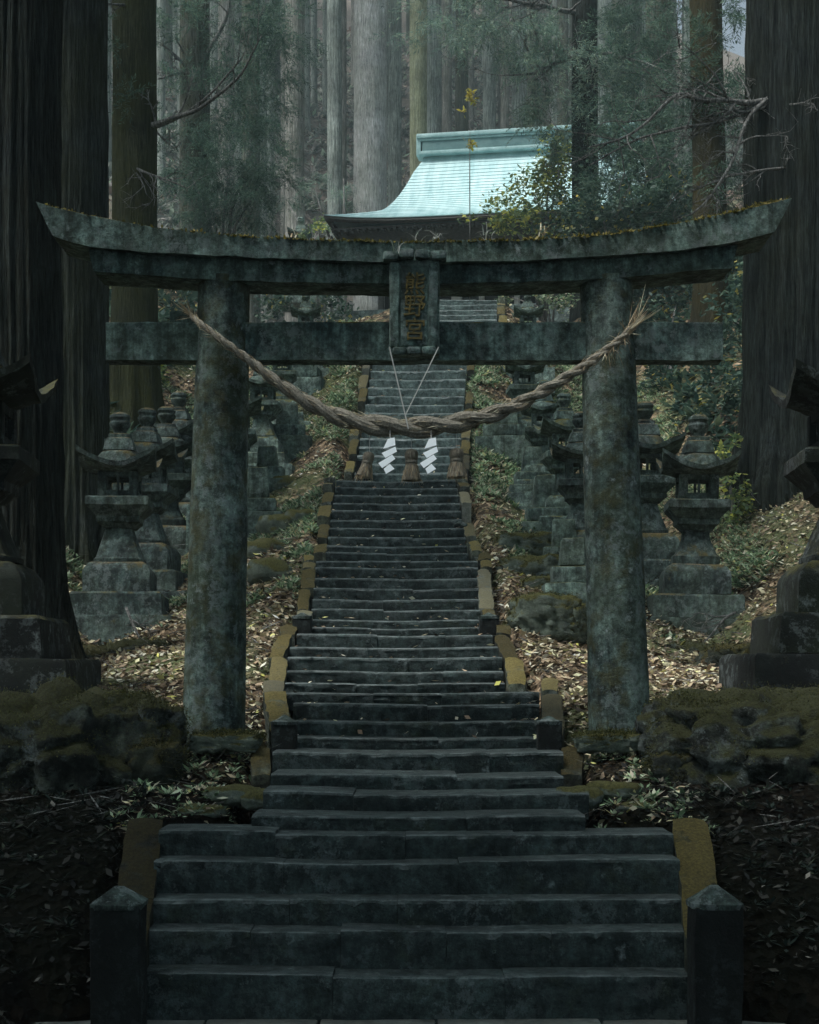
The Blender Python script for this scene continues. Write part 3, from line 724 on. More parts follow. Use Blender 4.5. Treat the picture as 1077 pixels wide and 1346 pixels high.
# ------------------------------------------------------------------ stone lanterns
def sq_ring(hw, z, n=6, rnd=0.0):
    pts = []
    for s in range(4):
        for i in range(n):
            u = -1 + 2 * i / n; p = [(u, -1), (1, u), (-u, 1), (-1, -u)][s]
            x, y = p
            if rnd: k = 1 - rnd * (x * x * y * y); x *= k; y *= k
            pts.append((x * hw, y * hw, z))
    return pts
def roughen(mb, a, f=6):
    q = Vector((random.random() * 40, 0, 0))
    mb.v = [tuple(Vector(v) + noise.noise_vector(Vector(v) * f + q) * a + noise.noise_vector(Vector(v) * f * 3 + q) * a * .5) for v in mb.v]
def lantern_roof(hw, mat):
    mb = MB(); n = 32; top = []; bot = []
    for j in range(n + 1):
        for i in range(n + 1):
            x, y = -1 + 2 * i / n, -1 + 2 * j / n; r = max(abs(x), abs(y)); c = abs(x * y)
            bow = 1 - .06 * (1 - c) * r
            z = .17 * c ** 1.7 + .02 * (1 - r)
            dome = math.hypot(x, y) / .66
            if dome < 1: z += .185 * math.sqrt(1 - dome ** 2.4)
            top.append((x * hw * bow, y * hw * bow, z)); bot.append((x * hw * bow * .985, y * hw * bow * .985, .17 * c ** 1.7 - .055 - .085 * max(0, 1 - r / .9)))
    N = (n + 1) ** 2; id = lambda i, j: j * (n + 1) + i; fs = []
    for j in range(n):
        for i in range(n):
            fs.append((id(i, j), id(i + 1, j), id(i + 1, j + 1), id(i, j + 1))); fs.append((N + id(i, j + 1), N + id(i + 1, j + 1), N + id(i + 1, j), N + id(i, j)))
    for i in range(n):
        for a, b in ((id(i, 0), id(i + 1, 0)), (id(n, i), id(n, i + 1)), (id(i + 1, n), id(i, n)), (id(0, i + 1), id(0, i))): fs.append((b, a, N + a, N + b))
    mb.add(top + bot, fs); roughen(mb, .012); return mb
def make_lantern(mat, waist, hi=True):
    t = thing('stone_lantern', (0, 0, 0), 'lantern', 'stone lantern', 'stone lanterns lining the stairway')
    def part(name, mb, smooth=True, a=.009):
        if a: roughen(mb, a)
        return mb.build(name, mat, t, smooth)
    mb = MB(); mb.loft([sq_ring(.69, -.5), sq_ring(.69, .20), sq_ring(.675, .225), sq_ring(.2, .228)]); part('base_slab', mb)
    mb = MB(); mb.loft([sq_ring(.52, .229), sq_ring(.505, .46), sq_ring(.48, .485), sq_ring(.2, .487)]); part('base_slab', mb)
    mb = MB(); mb.loft([sq_ring(.375, .488), sq_ring(.375, .70), sq_ring(.36, .74), sq_ring(.31, .80), sq_ring(.28, .815)]); part('pedestal', mb)
    mb = MB()
    if waist: pr = [(.27, .816), (.275, .90), (.235, .94), (.185, 1.03), (.155, 1.12), (.155, 1.17), (.17, 1.19)]
    else: pr = [(.29, .816), (.29, .85), (.27, .87), (.22, 1.0), (.175, 1.12), (.16, 1.18), (.16, 1.19)]
    mb.loft([sq_ring(r, z, 6, .12) for r, z in pr]); part('shaft', mb)
    mb = MB(); mb.loft([sq_ring(r, z) for r, z in ((.17, 1.191), (.21, 1.24), (.235, 1.25), (.24, 1.31), (.25, 1.32), (.335, 1.41), (.345, 1.42), (.345, 1.50), (.33, 1.515), (.1, 1.52))]); part('platform', mb)
    mb = MB()
    for sx in (-1, 1):
        for sy in (-1, 1): mb.box((sx * .175, sy * .175, 1.655), (.10, .10, .27), bev=.008)
    mb.box((0, 0, 1.555), (.438, .438, .07), bev=.006); mb.box((0, 0, 1.762), (.44, .44, .065), bev=.006)
    for sx, sy in ((0, 1), (0, -1), (1, 0), (-1, 0)):
        mb.box((sx * .195, sy * .195, 1.66), (.028, .028, .19))
    part('fire_box', mb, True, .004)
    mb = lantern_roof(.44, mat); mb.v = [(x, y, z + 1.872) for x, y, z in mb.v]; part('roof', mb, True, 0)
    mb = MB(); mb.loft([sq_ring(r, z, 4, .1) for r, z in ((.19, 2.03), (.175, 2.10), (.15, 2.16), (.125, 2.17), (.125, 2.21), (.09, 2.22))]); part('neck', mb, True, .006)
    mb = MB(); mb.lathe([(.075, 2.20), (.07, 2.24), (.088, 2.27), (.115, 2.31), (.122, 2.34), (.105, 2.365), (.108, 2.38), (.122, 2.40), (.112, 2.43), (.07, 2.455), (.02, 2.465)], 24); part('finial', mb, True, .004)
    return t
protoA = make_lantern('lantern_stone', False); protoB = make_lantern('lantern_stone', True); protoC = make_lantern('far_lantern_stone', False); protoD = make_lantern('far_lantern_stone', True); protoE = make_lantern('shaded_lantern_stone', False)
used = set()
def lantern(pr, px, d, pbase, s, label, rz=0.0, group='stone lanterns lining the stairway'):
    o = pr if pr.name not in used else copy_tree(pr); used.add(pr.name)
    p = at(px, pbase, d); o.location = p; f1, f2 = random.uniform(.95, 1.05), random.uniform(.97, 1.03); o.scale = (s * f1, s * f1, s * f2); o.rotation_euler = (R(random.uniform(-1.3, 1.3)), R(random.uniform(-1.5, 1.5)), R(rz))
    o['label'] = label; o['group'] = group
    return o
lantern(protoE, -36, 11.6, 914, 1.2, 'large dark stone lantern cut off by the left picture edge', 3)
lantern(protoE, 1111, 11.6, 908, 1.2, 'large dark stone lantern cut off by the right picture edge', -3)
lantern(protoA, 158, 16.5, 840, 1.0, 'big stone lantern left of the gate in full view, with broad flared shaft', 4)
lantern(protoA, 190, 18.5, 804, 1.0, 'stone lantern half hidden behind the big lantern left of the gate', -4)
lantern(protoB, 219, 20.5, 772, 1.0, 'third lantern of the left row, with a dark round finial', 5)
lantern(protoA, 236, 22.3, 738, 1.0, 'tallest reaching lantern of the left row, against the left gate pillar', -6)
lantern(protoB, 911, 16.9, 841, 1.0, 'stone lantern right of the gate in full view, with waisted shaft', -4)
lantern(protoA, 846, 19.3, 790, 1.0, 'stone lantern peeping out on the right side of the right gate pillar', 3)
def lantern_at(pr, px, pbase, ptop, label, rz=0.0, d0=15.0):
    d = hit(px, pbase, d0); return lantern(pr, px, d, pbase, (pbase - ptop) / F * d / 2.465, label, rz)
lantern_at(protoA, 766, 776, 546, 'mossy lantern half covered by the left side of the right gate pillar', -3)
lantern_at(protoD, 741, 722, 522, 'lantern with orange moss on its roof left of the right pillar', 6)
lantern_at(protoC, 716, 668, 500, 'pale lantern under the right end of the rope, behind stacked stones', -5)
lantern_at(protoC, 687, 606, 452, 'far lantern right of the upper stairs, just under the gate beam', 3)
lantern_at(protoD, 695, 500, 386, 'small lantern with a pale curved roof seen between the gate beams on the right', 0)
lantern_at(protoC, 306, 690, 490, 'lantern behind the left gate pillar, mostly hidden by it', 3)
lantern_at(protoC, 345, 632, 470, 'far lantern just right of the left gate pillar on stone blocks', -4)
lantern_at(protoD, 371, 572, 440, 'far lantern on the left slope under the rope where it leaves the pillar', 4)
lantern_at(protoC, 402, 500, 388, 'small lantern seen between the gate beams on the left', 2)
lantern(protoD, 397, 40.0, 384, .80, 'tiny lantern standing above the lintel left of the shrine roof', 0)
# stone markers: little stacked bases and upright stones among the lanterns
def marker(px, d, pbase, w, h, label, mat='far_lantern_stone'):
    d = hit(px, pbase, 14.0)
    p = at(px, pbase, d); t = thing('stone_marker', p, label, 'stone marker', 'small stone markers beside the stairs', random.uniform(-.15, .15))
    mb = MB(); mb.box((0, 0, .0), (w * 1.7, w * 1.4, .5), seg=.15, rough=.012, bev=.02); mb.build('base_slab', mat, t)
    mb = MB(); mb.box((0, 0, .25 + .09), (w * 1.25, w * 1.05, .17), seg=.12, rough=.01, bev=.018); mb.build('plinth', mat, t)
    mb = MB(); mb.box((0, 0, .425 + h / 2), (w * .8, w * .6, h), top=(.84, .84), seg=.1, rough=.014, bev=.03); mb.build('upright_stone', mat, t)
for a in [(742, 20.0, 772, .36, .32, 'squat stone marker close to the left edge of the right pillar'), (752, 18.3, 800, .34, .3, 'lowest stone marker beside the right pillar, by a mossy rock'),
          (716, 21.8, 715, .36, .42, 'upright pale stone marker among ferns right of the stairs'), (700, 23.6, 664, .38, .36, 'stone marker right of the stairs under the hanging rope end'),
          (664, 25.8, 600, .5, .34, 'wide stone block marker nearest the upper stairs on the right'), (340, 22.2, 700, .36, .4, 'stone marker on the left slope, close beside the left pillar'),
          (352, 23.5, 655, .36, .3, 'dark stone block on the left slope above the stone marker by the pillar'), (378, 25.6, 598, .42, .34, 'mossy stone block marker nearest the stairs on the left slope'),
          (400, 28.0, 520, .42, .3, 'far stone block marker on the left slope under the gate beam')]: marker(*a)

# ------------------------------------------------------------------ rocks
def rock(px, pbase, d, size, label, mat='rock', rz=0.0, seed=0, boxy=.5, cat='rock', group=None, sub=4):
    bm = bmesh.new(); bmesh.ops.create_icosphere(bm, subdivisions=sub, radius=1)
    q = Vector((seed * 7.3, seed * 3.1, 1))
    for v in bm.verts:
        c = v.co.copy(); m = max(abs(c.x), abs(c.y), abs(c.z)); c = c.lerp(c / m, boxy)
        sz = sum(size) / 6; e = Vector((c.x * size[0], c.y * size[1], c.z * size[2])) / 2
        f = e / sz
        cr = noise.voronoi(f * 1.9 + q)[0]
        dsp = .13 * fbm(f * 1.1 + q, 3) + .10 * fbm(f * 3.0 + q, 4) + .03 * noise.noise(f * 11 + q) - .14 * max(0, .2 - (cr[1] - cr[0])) / .2
        v.co = e * (1 + dsp * .55) + v.co.normalized() * sz * dsp * .5
    me = bpy.data.meshes.new('mossy_rock'); bm.to_mesh(me); bm.free()
    me.materials.append(M[mat]); me.polygons.foreach_set('use_smooth', [True] * len(me.polygons))
    if mat == 'wall_rock' and d > 14: d = hit(px, pbase, 11.5)
    p = at(px, pbase, d); o = link('mossy_rock', me, None, (p.x, d + size[1] / 2, p.z + size[2] * .42)); o.rotation_euler.z = rz
    if sub >= 4:
        co_ = np.array([v.co[:] for v in me.vertices]); nn = np.array([v.normal[:] for v in me.vertices])
        up = np.array([n_[2] + 1.1 * fbm(Vector(c_) * 3.0 + q, 3) for n_, c_ in zip(nn, co_)]); ok = np.where(up > .42)[0]
        if len(ok) > 20:
            k = 9000 if sub == 5 else 4500; idx = rng.choice(ok, k); P_ = co_[idx] + rng.normal(size=(k, 3)) * .016 * (1 if sub == 5 else .7)
            D_ = nn[idx] + rng.normal(size=(k, 3)) * .7; L_ = rng.uniform(.006, .018, k)
            tag(link('moss', quads_mesh('moss', leaves(P_, D_, rng.normal(size=(k, 3)), L_, L_ * .5), 'rock_moss' if mat != 'dark_rock' else 'shaded_moss'), o), kind='stuff')
    return tag(o, label, cat, group)
rock(34, 1078, 9.35, (1.66, 1.5, .86), 'huge dark mossy boulder under the lantern at the left picture edge', 'rock', .15, 1, .32, sub=5)
rock(150, 1058, 9.7, (.74, .9, .76), 'rounded mossy boulder left of the left pillar foot', 'rock', .4, 2, .35, sub=5)
rock(196, 1050, 9.5, (.36, .4, .40), 'lower mossy stone at the foot of the left boulder, facing the steps', 'dark_rock', .2, 3, .4)
rock(1042, 1078, 9.35, (1.62, 1.5, .88), 'huge dark mossy boulder under the lantern at the right picture edge', 'rock', -.15, 4, .32, sub=5)
rock(930, 1058, 9.7, (.74, .9, .76), 'rounded mossy boulder right of the right pillar foot', 'rock', -.4, 5, .35, sub=5)
rock(890, 1052, 9.5, (.34, .4, .34), 'lower mossy stone at the foot of the right boulder, facing the steps', 'dark_rock', .1, 6, .4)
rock(190, 905, 14.6, (1.0, .8, .52), 'dark mossy ledge stone under the big left lantern', 'rock', .1, 7, .7)
rock(95, 900, 14.4, (.9, .8, .40), 'mossy bank stone between the left edge and the big left lantern', 'dark_rock', -.2, 8, .5)
rock(240, 960, 13.4, (.7, .7, .5), 'black stone in the hollow behind the left pillar', 'dark_rock', .3, 9, .5)
rock(900, 905, 14.8, (1.0, .8, .50), 'dark mossy ledge stone under the lantern right of the gate', 'rock', -.1, 10, .7)
rock(985, 900, 13.8, (.8, .8, .42), 'mossy bank stone right of the ledge under the right lantern', 'dark_rock', .2, 11, .5)
rock(880, 962, 13.2, (.7, .7, .5), 'black stone in the hollow behind the right pillar', 'dark_rock', .2, 12, .5)
rock(722, 838, 15.6, (.66, .6, .46), 'squarish mossy rock left of the right pillar on the leaf slope', 'wall_rock', .15, 13, .7)
rock(752, 842, 15.0, (.36, .5, .38), 'mossy edged rock touching the right pillar outline', 'wall_rock', -.2, 14, .75)
rock(735, 790, 17.0, (.85, .5, .30), 'low wide mossy rock above the squarish rock on the right leaf slope', 'wall_rock', .1, 15, .6)
rock(712, 768, 18.0, (.9, .6, .36), 'green mossy wall stone on the right slope below the markers', 'wall_rock', .05, 16, .6)
rock(695, 735, 19.3, (.85, .6, .36), 'fern covered wall stone right of the narrow flight', 'wall_rock', .2, 17, .6)
for i, (px, py, d, sx, sz) in enumerate([(352, 768, 17.0, .5, .34), (346, 738, 18.0, .5, .32), (362, 706, 19.2, .52, .34), (344, 676, 20.4, .5, .32), (374, 650, 21.4, .5, .32), (392, 690, 19.6, .4, .25)]):
    rock(px, py, d, (sx, .5, sz), 'small mossy stone on the left slope between pillar and stairs', 'wall_rock', i * .7, 20 + i, .4, group='mossy stones on the left slope', sub=3)
for i, (px, py, d, s, lab) in enumerate([(300, 1060, 9.15, (.40, .34, .13), 'flat mossy stone left of the landing above the lowest flight'), (346, 1066, 8.98, (.26, .28, .13), 'grey rounded stone against the left end of the rough step'),
        (765, 1064, 9.0, (.30, .28, .14), 'grey rounded stone against the right end of the rough step'), (812, 1052, 9.25, (.36, .3, .12), 'flat mossy stone right of the landing above the lowest flight'),
        (262, 1078, 8.9, (.3, .26, .09), 'low flat stone by the left kerb top'), (842, 1074, 9.0, (.3, .26, .09), 'low flat stone by the right kerb top')]):
    rock(px, py, d, s, lab, 'wall_rock', i * .9, 40 + i, .4, sub=3)
for px, lab, sd in ((294, 'mossy kerb slab lying across the foot of the left pillar', 50), (803, 'mossy kerb slab lying across the foot of the right pillar', 51)):
    rock(px, 988, 10.02, (.46, .22, .13), lab, 'wall_rock', 0, sd, .85, 'stone slab', sub=4)

# ------------------------------------------------------------------ trees
def trunk_mesh(h, r, flare, furrow, n=40, k=60, lean=(0, 0), sink=.8, taper=.35, fl_h=1.2):
    mb = MB(); pts = []; rad = []; q = random.random() * 90
    zs = np.concatenate([np.linspace(-sink, 3, k // 2, endpoint=False), np.linspace(3, h, k - k // 2)])
    for z in zs:
        t = max(0, z) / h
        pts.append(Vector((lean[0] * t + .05 * r * noise.noise(Vector((0, q, z * .4))), lean[1] * t, z)))
        rad.append(r * (1 - taper * t) * (1 + flare * math.exp(-max(z, -.2) / fl_h * 2)))
    lob = random.randint(5, 8)
    def wob(i, th, p):
        e = math.exp(-max(p.z, 0) / fl_h * 1.6)
        v = Vector((math.cos(th) * 5, math.sin(th) * 5, p.z * .35 + q))
        if n >= 64:     # long peeling strips on the near trunks
            sv = Vector((math.cos(th) * 9, math.sin(th) * 9, p.z * .28 + q)); sv += noise.noise_vector(Vector((p.z * .9, th * 2, q))) * .35
            e2 = (1 - abs(noise.noise(sv))) ** 3 * .75 + (1 - abs(noise.noise(sv * 2.3))) ** 3 * .4 - .6
        else: e2 = 0
        return 1 + furrow * (noise.noise(v * 1.7) + .6 * noise.noise(v * 4) + e2) + flare * .5 * e * math.sin(lob * th + q)
    mb.tube(pts, rad, n, True, wob); return mb
def crown_quads(h0, h1, rad, count, size, k=10):
    z = h0 + (h1 - h0) * rng.random(count) ** 1.25; az = rng.uniform(0, 2 * np.pi, count)
    R_ = rad * (1 - (z - h0) / (h1 - h0)) ** .7 * np.sqrt(rng.uniform(.04, 1, count))
    R_ *= 1 + .35 * np.sin(az * 3 + z * 1.7)
    Pp = np.stack([np.cos(az) * R_, np.sin(az) * R_, z - R_ * .25], 1)
    A = np.stack([np.cos(az), np.sin(az), np.full(count, -.25)], 1) + rng.normal(size=(count, 3)) * .35
    return spray(Pp, A, size, k)
CROWN_NEAR = quads_mesh('crown', crown_quads(14, 27, 2.6, 1000, 1.25, 10), 'cedar_needles')
CROWN_SHADE = quads_mesh('crown', crown_quads(6.5, 20, 4.2, 2000, 1.3, 10), 'cedar_needles')  # wide low crown shaped to keep light off the foreground
CROWN_FAR = quads_mesh('crown', crown_quads(18, 28, 1.7, 130, 1.2, 8), 'hazy_needles')
def tree(px, d, hw, label, mat, flare=.25, furrow=.05, h=26, crown='far', n=40, k=60, lean=(0, 0), group=None, zoff=0.0, y=None, x=None, taper=.3, fl_h=1.2, name='cedar_tree', rz=None):
    x = xat(px, d) if x is None else x
    z = H(x, d, False) + zoff
    t = thing(name, (x, d, z), label, 'tree', group)
    trunk_mesh(h, hw / F * d, flare, furrow, n, k, lean, taper=taper, fl_h=fl_h).build('trunk', mat, t, 'all')
    if crown:
        o = link('crown', {'near': CROWN_NEAR, 'low': CROWN_SHADE}.get(crown, CROWN_FAR), t); o.rotation_euler.z = random.uniform(0, 6.28); o.location = (lean[0], lean[1], 0)
        s = random.uniform(.85, 1.1); o.scale = (s, s, s)
    return t
tA = tree(18, 13.6, 61, 'huge dark cedar at the left picture edge, roots spreading beside the big lantern', 'dark_bark', .35, .10, n=200, k=90, taper=.12, crown='near')
tB = tree(104, 18.4, 38, 'dark furrowed cedar standing second from the left edge, behind the gate lintel end', 'weathered_bark', .25, .09, n=160, k=90, taper=.12)
tC = tree(177, 24.0, 30, 'olive moss covered cedar third from the left edge, with a bare branch reaching right', 'mossy_bark', .3, .05, n=48, taper=.2)
tR = tree(1050, 19.8, 68, 'huge dark cedar at the right picture edge standing on the leaf slope', 'right_bark', .18, .08, n=200, k=90, taper=.1, crown='near')
tO = tree(936, 27.0, 22, 'orange moss covered cedar behind the lantern right of the gate', 'orange_moss_bark', .22, .05, lean=(-.5, 0), taper=.2)
tM = tree(769, 31.5, 17.5, 'dark slender cedar standing in front of the right half of the shrine roof', 'dark_bark', .2, .06, taper=.15)
tN = tree(866, 34.0, 17, 'dark cedar between the slender cedar and the moss covered one on the right', 'mid_bark', .2, .06, taper=.1)
tS = tree(256, 36.0, 20, 'grey cedar with bare snags behind the left half of the gate', 'mid_bark', .2, .05, taper=.12)
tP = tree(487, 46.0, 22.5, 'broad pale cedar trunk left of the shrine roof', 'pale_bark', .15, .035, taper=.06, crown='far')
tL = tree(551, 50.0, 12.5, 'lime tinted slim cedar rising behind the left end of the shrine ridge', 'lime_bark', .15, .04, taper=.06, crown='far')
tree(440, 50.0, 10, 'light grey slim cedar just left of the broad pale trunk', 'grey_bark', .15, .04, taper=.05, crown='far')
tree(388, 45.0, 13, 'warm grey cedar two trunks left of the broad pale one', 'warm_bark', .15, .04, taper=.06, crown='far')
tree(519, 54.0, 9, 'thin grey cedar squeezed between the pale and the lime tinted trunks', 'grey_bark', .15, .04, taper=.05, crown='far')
tree(330, 42.0, 12, 'dark cedar behind the drooping evergreen left of the shrine', 'mid_bark', .15, .05, taper=.06, crown='far')
# hillside wood
gx = []
rnd = random.Random(5)
tries = 0
while len(gx) < 170 and tries < 20000:
    tries += 1
    d = rnd.uniform(47, 88); px = rnd.uniform(-60, 1120); hw = rnd.uniform(.13, .30) / d * F
    if 925 < px < 985 or (465 < px < 565 and d < 60): continue
    if any(abs(px - a) < (hw + b) * .75 and abs(d - c) < 9 for a, b, c in gx): continue
    gx.append((px, hw, d))
FARM = []
for i, mname in enumerate(('grey_bark', 'warm_bark', 'mid_bark', 'grey_bark')):
    FARM.append(trunk_mesh(27, .26, .15, .05, 18, 30, (0, 0), 1.5, .2).mesh('trunk', mname, 'all'))
for i, (px, hw, d) in enumerate(gx):
    x = xat(px, d); t = thing('cedar_tree', (x, d, H(x, d, False)), 'straight slim cedar standing on the hillside behind the shrine', 'tree', 'far cedars on the hillside')
    o = link('trunk', FARM[i % 4], t); s = (hw / F * d) / .26; o.scale = (s, s, 1); o.rotation_euler.z = i
    o = link('crown', CROWN_FAR, t); o.rotation_euler.z = i * 1.3
# unseen cedars added on both sides of the approach to shade the foreground
for i, (x, y) in enumerate([(-6.2, 4.4), (6.6, 8.0), (-9.5, 13), (10, 14.5), (-11, 20), (11.5, 22), (-9.5, 28), (-4.6, 0.8), (5.2, 3.0)]):
    tree(0, y, .42 / y * F, 'unseen cedar added beside the approach to shade the foreground', 'dark_bark', .25, .07, n=24, k=30, x=x, crown='low' if y < 5 else 'near', group='unseen shade cedars around the approach')

# branches
def limb(root, pts, r0, r1, name='branch', mat='twig_bark', twigs=0, tl=.5, seed=0, jit=.05):
    rd = random.Random(seed); root_o = Vector(root.location); mb = MB()
    P0 = [Vector(p) for p in pts]; fine = []
    for a, b in zip(P0, P0[1:]):
        m = max(2, int((b - a).length / .12))
        for i in range(m): fine.append(a.lerp(b, i / m))
    fine.append(P0[-1])
    fine = [p + noise.noise_vector(p * 2.3 + Vector((seed, 0, 0))) * jit for p in fine]
    for _ in range(2): fine = [fine[0]] + [(a + b * 2 + c) / 4 for a, b, c in zip(fine, fine[1:], fine[2:])] + [fine[-1]]
    n = len(fine); mb.tube([p - root_o for p in fine], [r0 + (r1 - r0) * i / (n - 1) for i in range(n)], 8)
    def twig(p, d, L, r, lev):
        q = [p]; dd = d.normalized()
        for s in range(5):
            dd = (dd + Vector((rd.gauss(0, .22), rd.gauss(0, .22), rd.gauss(0.02, .2)))).normalized(); q.append(q[-1] + dd * L / 5)
        mb.tube([v - root_o for v in q], [r * (1 - .8 * i / 5) for i in range(6)], 5)
        if lev:
            for _ in range(rd.randint(2, 4)):
                i = rd.randint(1, 5); twig(q[i], dd + Vector((rd.gauss(0, .7), rd.gauss(0, .5), rd.gauss(0, .7))), L * rd.uniform(.4, .7), r * .55, lev - 1)
    for _ in range(twigs):
        i = rd.randint(int(n * .15), n - 1); d = (fine[min(i + 1, n - 1)] - fine[i - 1]).normalized()
        twig(fine[i], d + Vector((rd.gauss(0, .7), rd.gauss(0, .4), rd.gauss(0, .7))), tl * rd.uniform(.5, 1.2), (r0 + (r1 - r0) * i / n) * .5 + .003, 2)
    return mb.build(name, mat, root, 'all')
P3 = lambda L, d0, d1: [at(a, b, d0 + (d1 - d0) * i / (len(L) - 1)) for i, (a, b) in enumerate(L)]
limb(tR, P3([(1060, 122), (1000, 135), (955, 132), (925, 138), (893, 118), (862, 148), (835, 172), (812, 186), (775, 192)], 19.6, 18.2), .042, .010, twigs=16, tl=.8, seed=1)
limb(tR, P3([(1040, 120), (985, 150), (930, 165), (880, 172), (835, 182), (800, 205), (775, 218)], 19.5, 18.8), .03, .008, twigs=14, tl=.7, seed=2)
limb(tR, P3([(1030, 110), (985, 150), (972, 190), (955, 228), (930, 262), (908, 284)], 19.5, 18.6), .034, .01, twigs=10, tl=.6, seed=3)
limb(tR, P3([(1060, 215), (1010, 222), (960, 232), (915, 250), (880, 262)], 19.3, 18.8), .02, .006, twigs=9, tl=.6, seed=4)
limb(tM, P3([(769, 68), (740, 78), (700, 96), (655, 100)], 31.5, 30.5), .05, .012, twigs=8, tl=1.0, seed=5)
limb(tM, P3([(769, 20), (720, 8), (680, 2), (640, -4)], 31.5, 30), .06, .02, twigs=8, tl=1.0, seed=6)
limb(tM, P3([(769, 75), (800, 68), (840, 80), (880, 95)], 31.5, 30.5), .05, .012, twigs=9, tl=1.0, seed=7)
limb(tC, P3([(177, 168), (205, 164), (235, 152), (262, 144), (288, 124), (318, 98), (345, 46)], 24.0, 23.0), .05, .010, twigs=7, tl=.6, seed=8)
limb(tC, P3([(177, 175), (210, 164), (245, 150), (285, 118), (318, 76)], 24.2, 23.6), .035, .012, twigs=5, tl=.5, seed=9)
limb(tC, P3([(165, 218), (190, 225), (215, 236), (245, 250)], 23.8, 23.2), .025, .008, twigs=8, tl=.6, seed=10)
limb(tC, P3([(170, 10), (155, 8), (140, 5)], 23.8, 23.2), .03, .012, twigs=4, tl=.4, seed=11)
limb(tS, P3([(256, 96), (235, 78), (212, 56)], 36, 35.4), .05, .02, twigs=3, tl=.7, seed=12)
limb(tS, P3([(256, 92), (278, 60), (302, 18), (306, -20)], 36, 35.4), .06, .025, twigs=4, tl=.7, seed=13)
limb(tS, P3([(256, 98), (230, 97), (208, 104)], 36, 35.2), .04, .02, twigs=3, tl=.6, seed=14)
limb(tS, P3([(256, 100), (238, 60), (230, 48)], 36, 35.4), .03, .015, twigs=2, tl=.5, seed=15)

# foliage hung from branches: boughs made of conifer sprays, children of the tree that carries them
def boughs(root, blobs, mat, size, dens, name='foliage', k=14):
    dens *= .8
    Pp = []; Ax = []
    for px, py, d, rx, rz, ry in blobs:
        c = np.array(at(px, py, d)); n = int(dens * rx * rz / 400)
        rx_, rz_ = rx / F * d, rz / F * d
        nb = max(3, n // 16)
        bc = rng.normal(size=(nb, 3)) * np.array([.5, .6, .5])           # clumps inside each bough
        idx = rng.integers(0, nb, n); q = bc[idx] + rng.normal(size=(n, 3)) * np.array([.17, .17, .11])
        Pp.append(c + q * np.array([rx_, ry, rz_]))
        a = bc[idx] + rng.normal(size=(n, 3)) * .5; a[:, 2] -= .25; Ax.append(a)
    Pp = np.concatenate(Pp); Ax = np.concatenate(Ax)
    return link(name, quads_mesh(name, spray(Pp - np.array(root.location), Ax, size, k), mat), root)
boughs(tM, [(650, 30, 31, 80, 40, 1.2), (705, 70, 31, 50, 40, 1.0), (590, 15, 32, 60, 30, 1.2), (735, 130, 31, 36, 60, .9), (800, 100, 31, 50, 60, .9), (810, 180, 30.8, 36, 40, .6), (835, 225, 30.8, 36, 40, .6)], 'hazy_needles', .36, 66, k=16)
boughs(tM, [(800, 190, 30.5, 30, 34, .5), (825, 240, 30.5, 40, 36, .5), (800, 262, 30.5, 30, 24, .5)], 'cedar_needles', .30, 110, k=16)
boughs(tN, [(850, 60, 32, 60, 60, 1.2), (830, 150, 31, 60, 60, 1.2), (885, 220, 30, 60, 60, 1.2), (830, 250, 30, 60, 45, 1.2), (800, 40, 32, 40, 45, 1), (860, 290, 29, 60, 30, 1)], 'cedar_needles', .34, 85, k=16)
boughs(tO, [(950, 150, 26.5, 40, 40, .8), (955, 215, 26.5, 36, 50, .8), (905, 105, 27, 40, 50, .8), (955, -2, 27, 36, 14, .8), (960, 330, 26.8, 40, 60, .8), (975, 270, 26.8, 30, 40, .8), (960, 118, 26.6, 30, 24, .6), (970, 108, 26.4, 18, 12, .4), (975, 128, 26.4, 20, 22, .5), (940, 100, 26.4, 12, 16, .4), (966, 20, 26.6, 24, 10, .4), (938, 40, 26.6, 8, 22, .3)], 'cedar_needles', .30, 70, k=14)
boughs(tS, [(345, 30, 35, 55, 60, 1.0), (330, 110, 35, 45, 60, 1.0), (360, 60, 35, 26, 60, .8), (235, 40, 35, 50, 45, 1.0), (235, 150, 35, 40, 50, .8), (300, 150, 35.4, 50, 45, 1)], 'cedar_needles', .36, 62, k=16)
boughs(tC, [(160, 60, 24, 40, 40, .9), (165, 155, 23.8, 40, 30, .8)], 'cedar_needles', .3, 14, k=12)
def evergreen(px, d, label, blobs, mat, size, dens, stem=.05, kind='spray', name='evergreen_shrub', hgt=None, group=None):
    x = xat(px, d); z = H(x, d, False); t = thing(name, (x, d, z), label, 'shrub', group)
    top = max(at(b[0], b[1], b[2]).z for b in blobs) - z
    mb = MB()
    for b in blobs[:6]:
        e = at(b[0], b[1], b[2]) - Vector(t.location); mb.tube([Vector((0, 0, -.2)), e * .35 + Vector((0, 0, .25 * top)), e], [stem, stem * .7, stem * .25], 7)
    mb.build('stem', 'twig_bark', t, 'all')
    if kind == 'spray': boughs(t, blobs, mat, size, dens)
    else:
        Pp = []
        for bx, by, bd, rx, rz, ry in blobs:
            n = int(dens * rx * rz / 100); c = np.array(at(bx, by, bd)); nb = max(4, n // 40)
            bc = rng.normal(size=(nb, 3)) * .5; q = bc[rng.integers(0, nb, n)] + rng.normal(size=(n, 3)) * .2
            Pp.append(c + q * np.array([rx / F * bd, ry, rz / F * bd]))
        Pp = np.concatenate(Pp) - np.array(t.location); link('foliage', quads_mesh('foliage', broad(Pp, size), mat), t)
    return t
evergreen(290, 33, 'dark drooping evergreen behind the gate lintel on the left', [(250, 225, 33, 40, 26, .8), (300, 235, 33, 55, 34, 1), (345, 240, 33, 40, 34, .9), (275, 268, 32.6, 60, 24, .9), (330, 280, 32.6, 50, 24, .9), (330, 190, 33.4, 40, 25, .8)], 'cedar_needles', .34, 110)
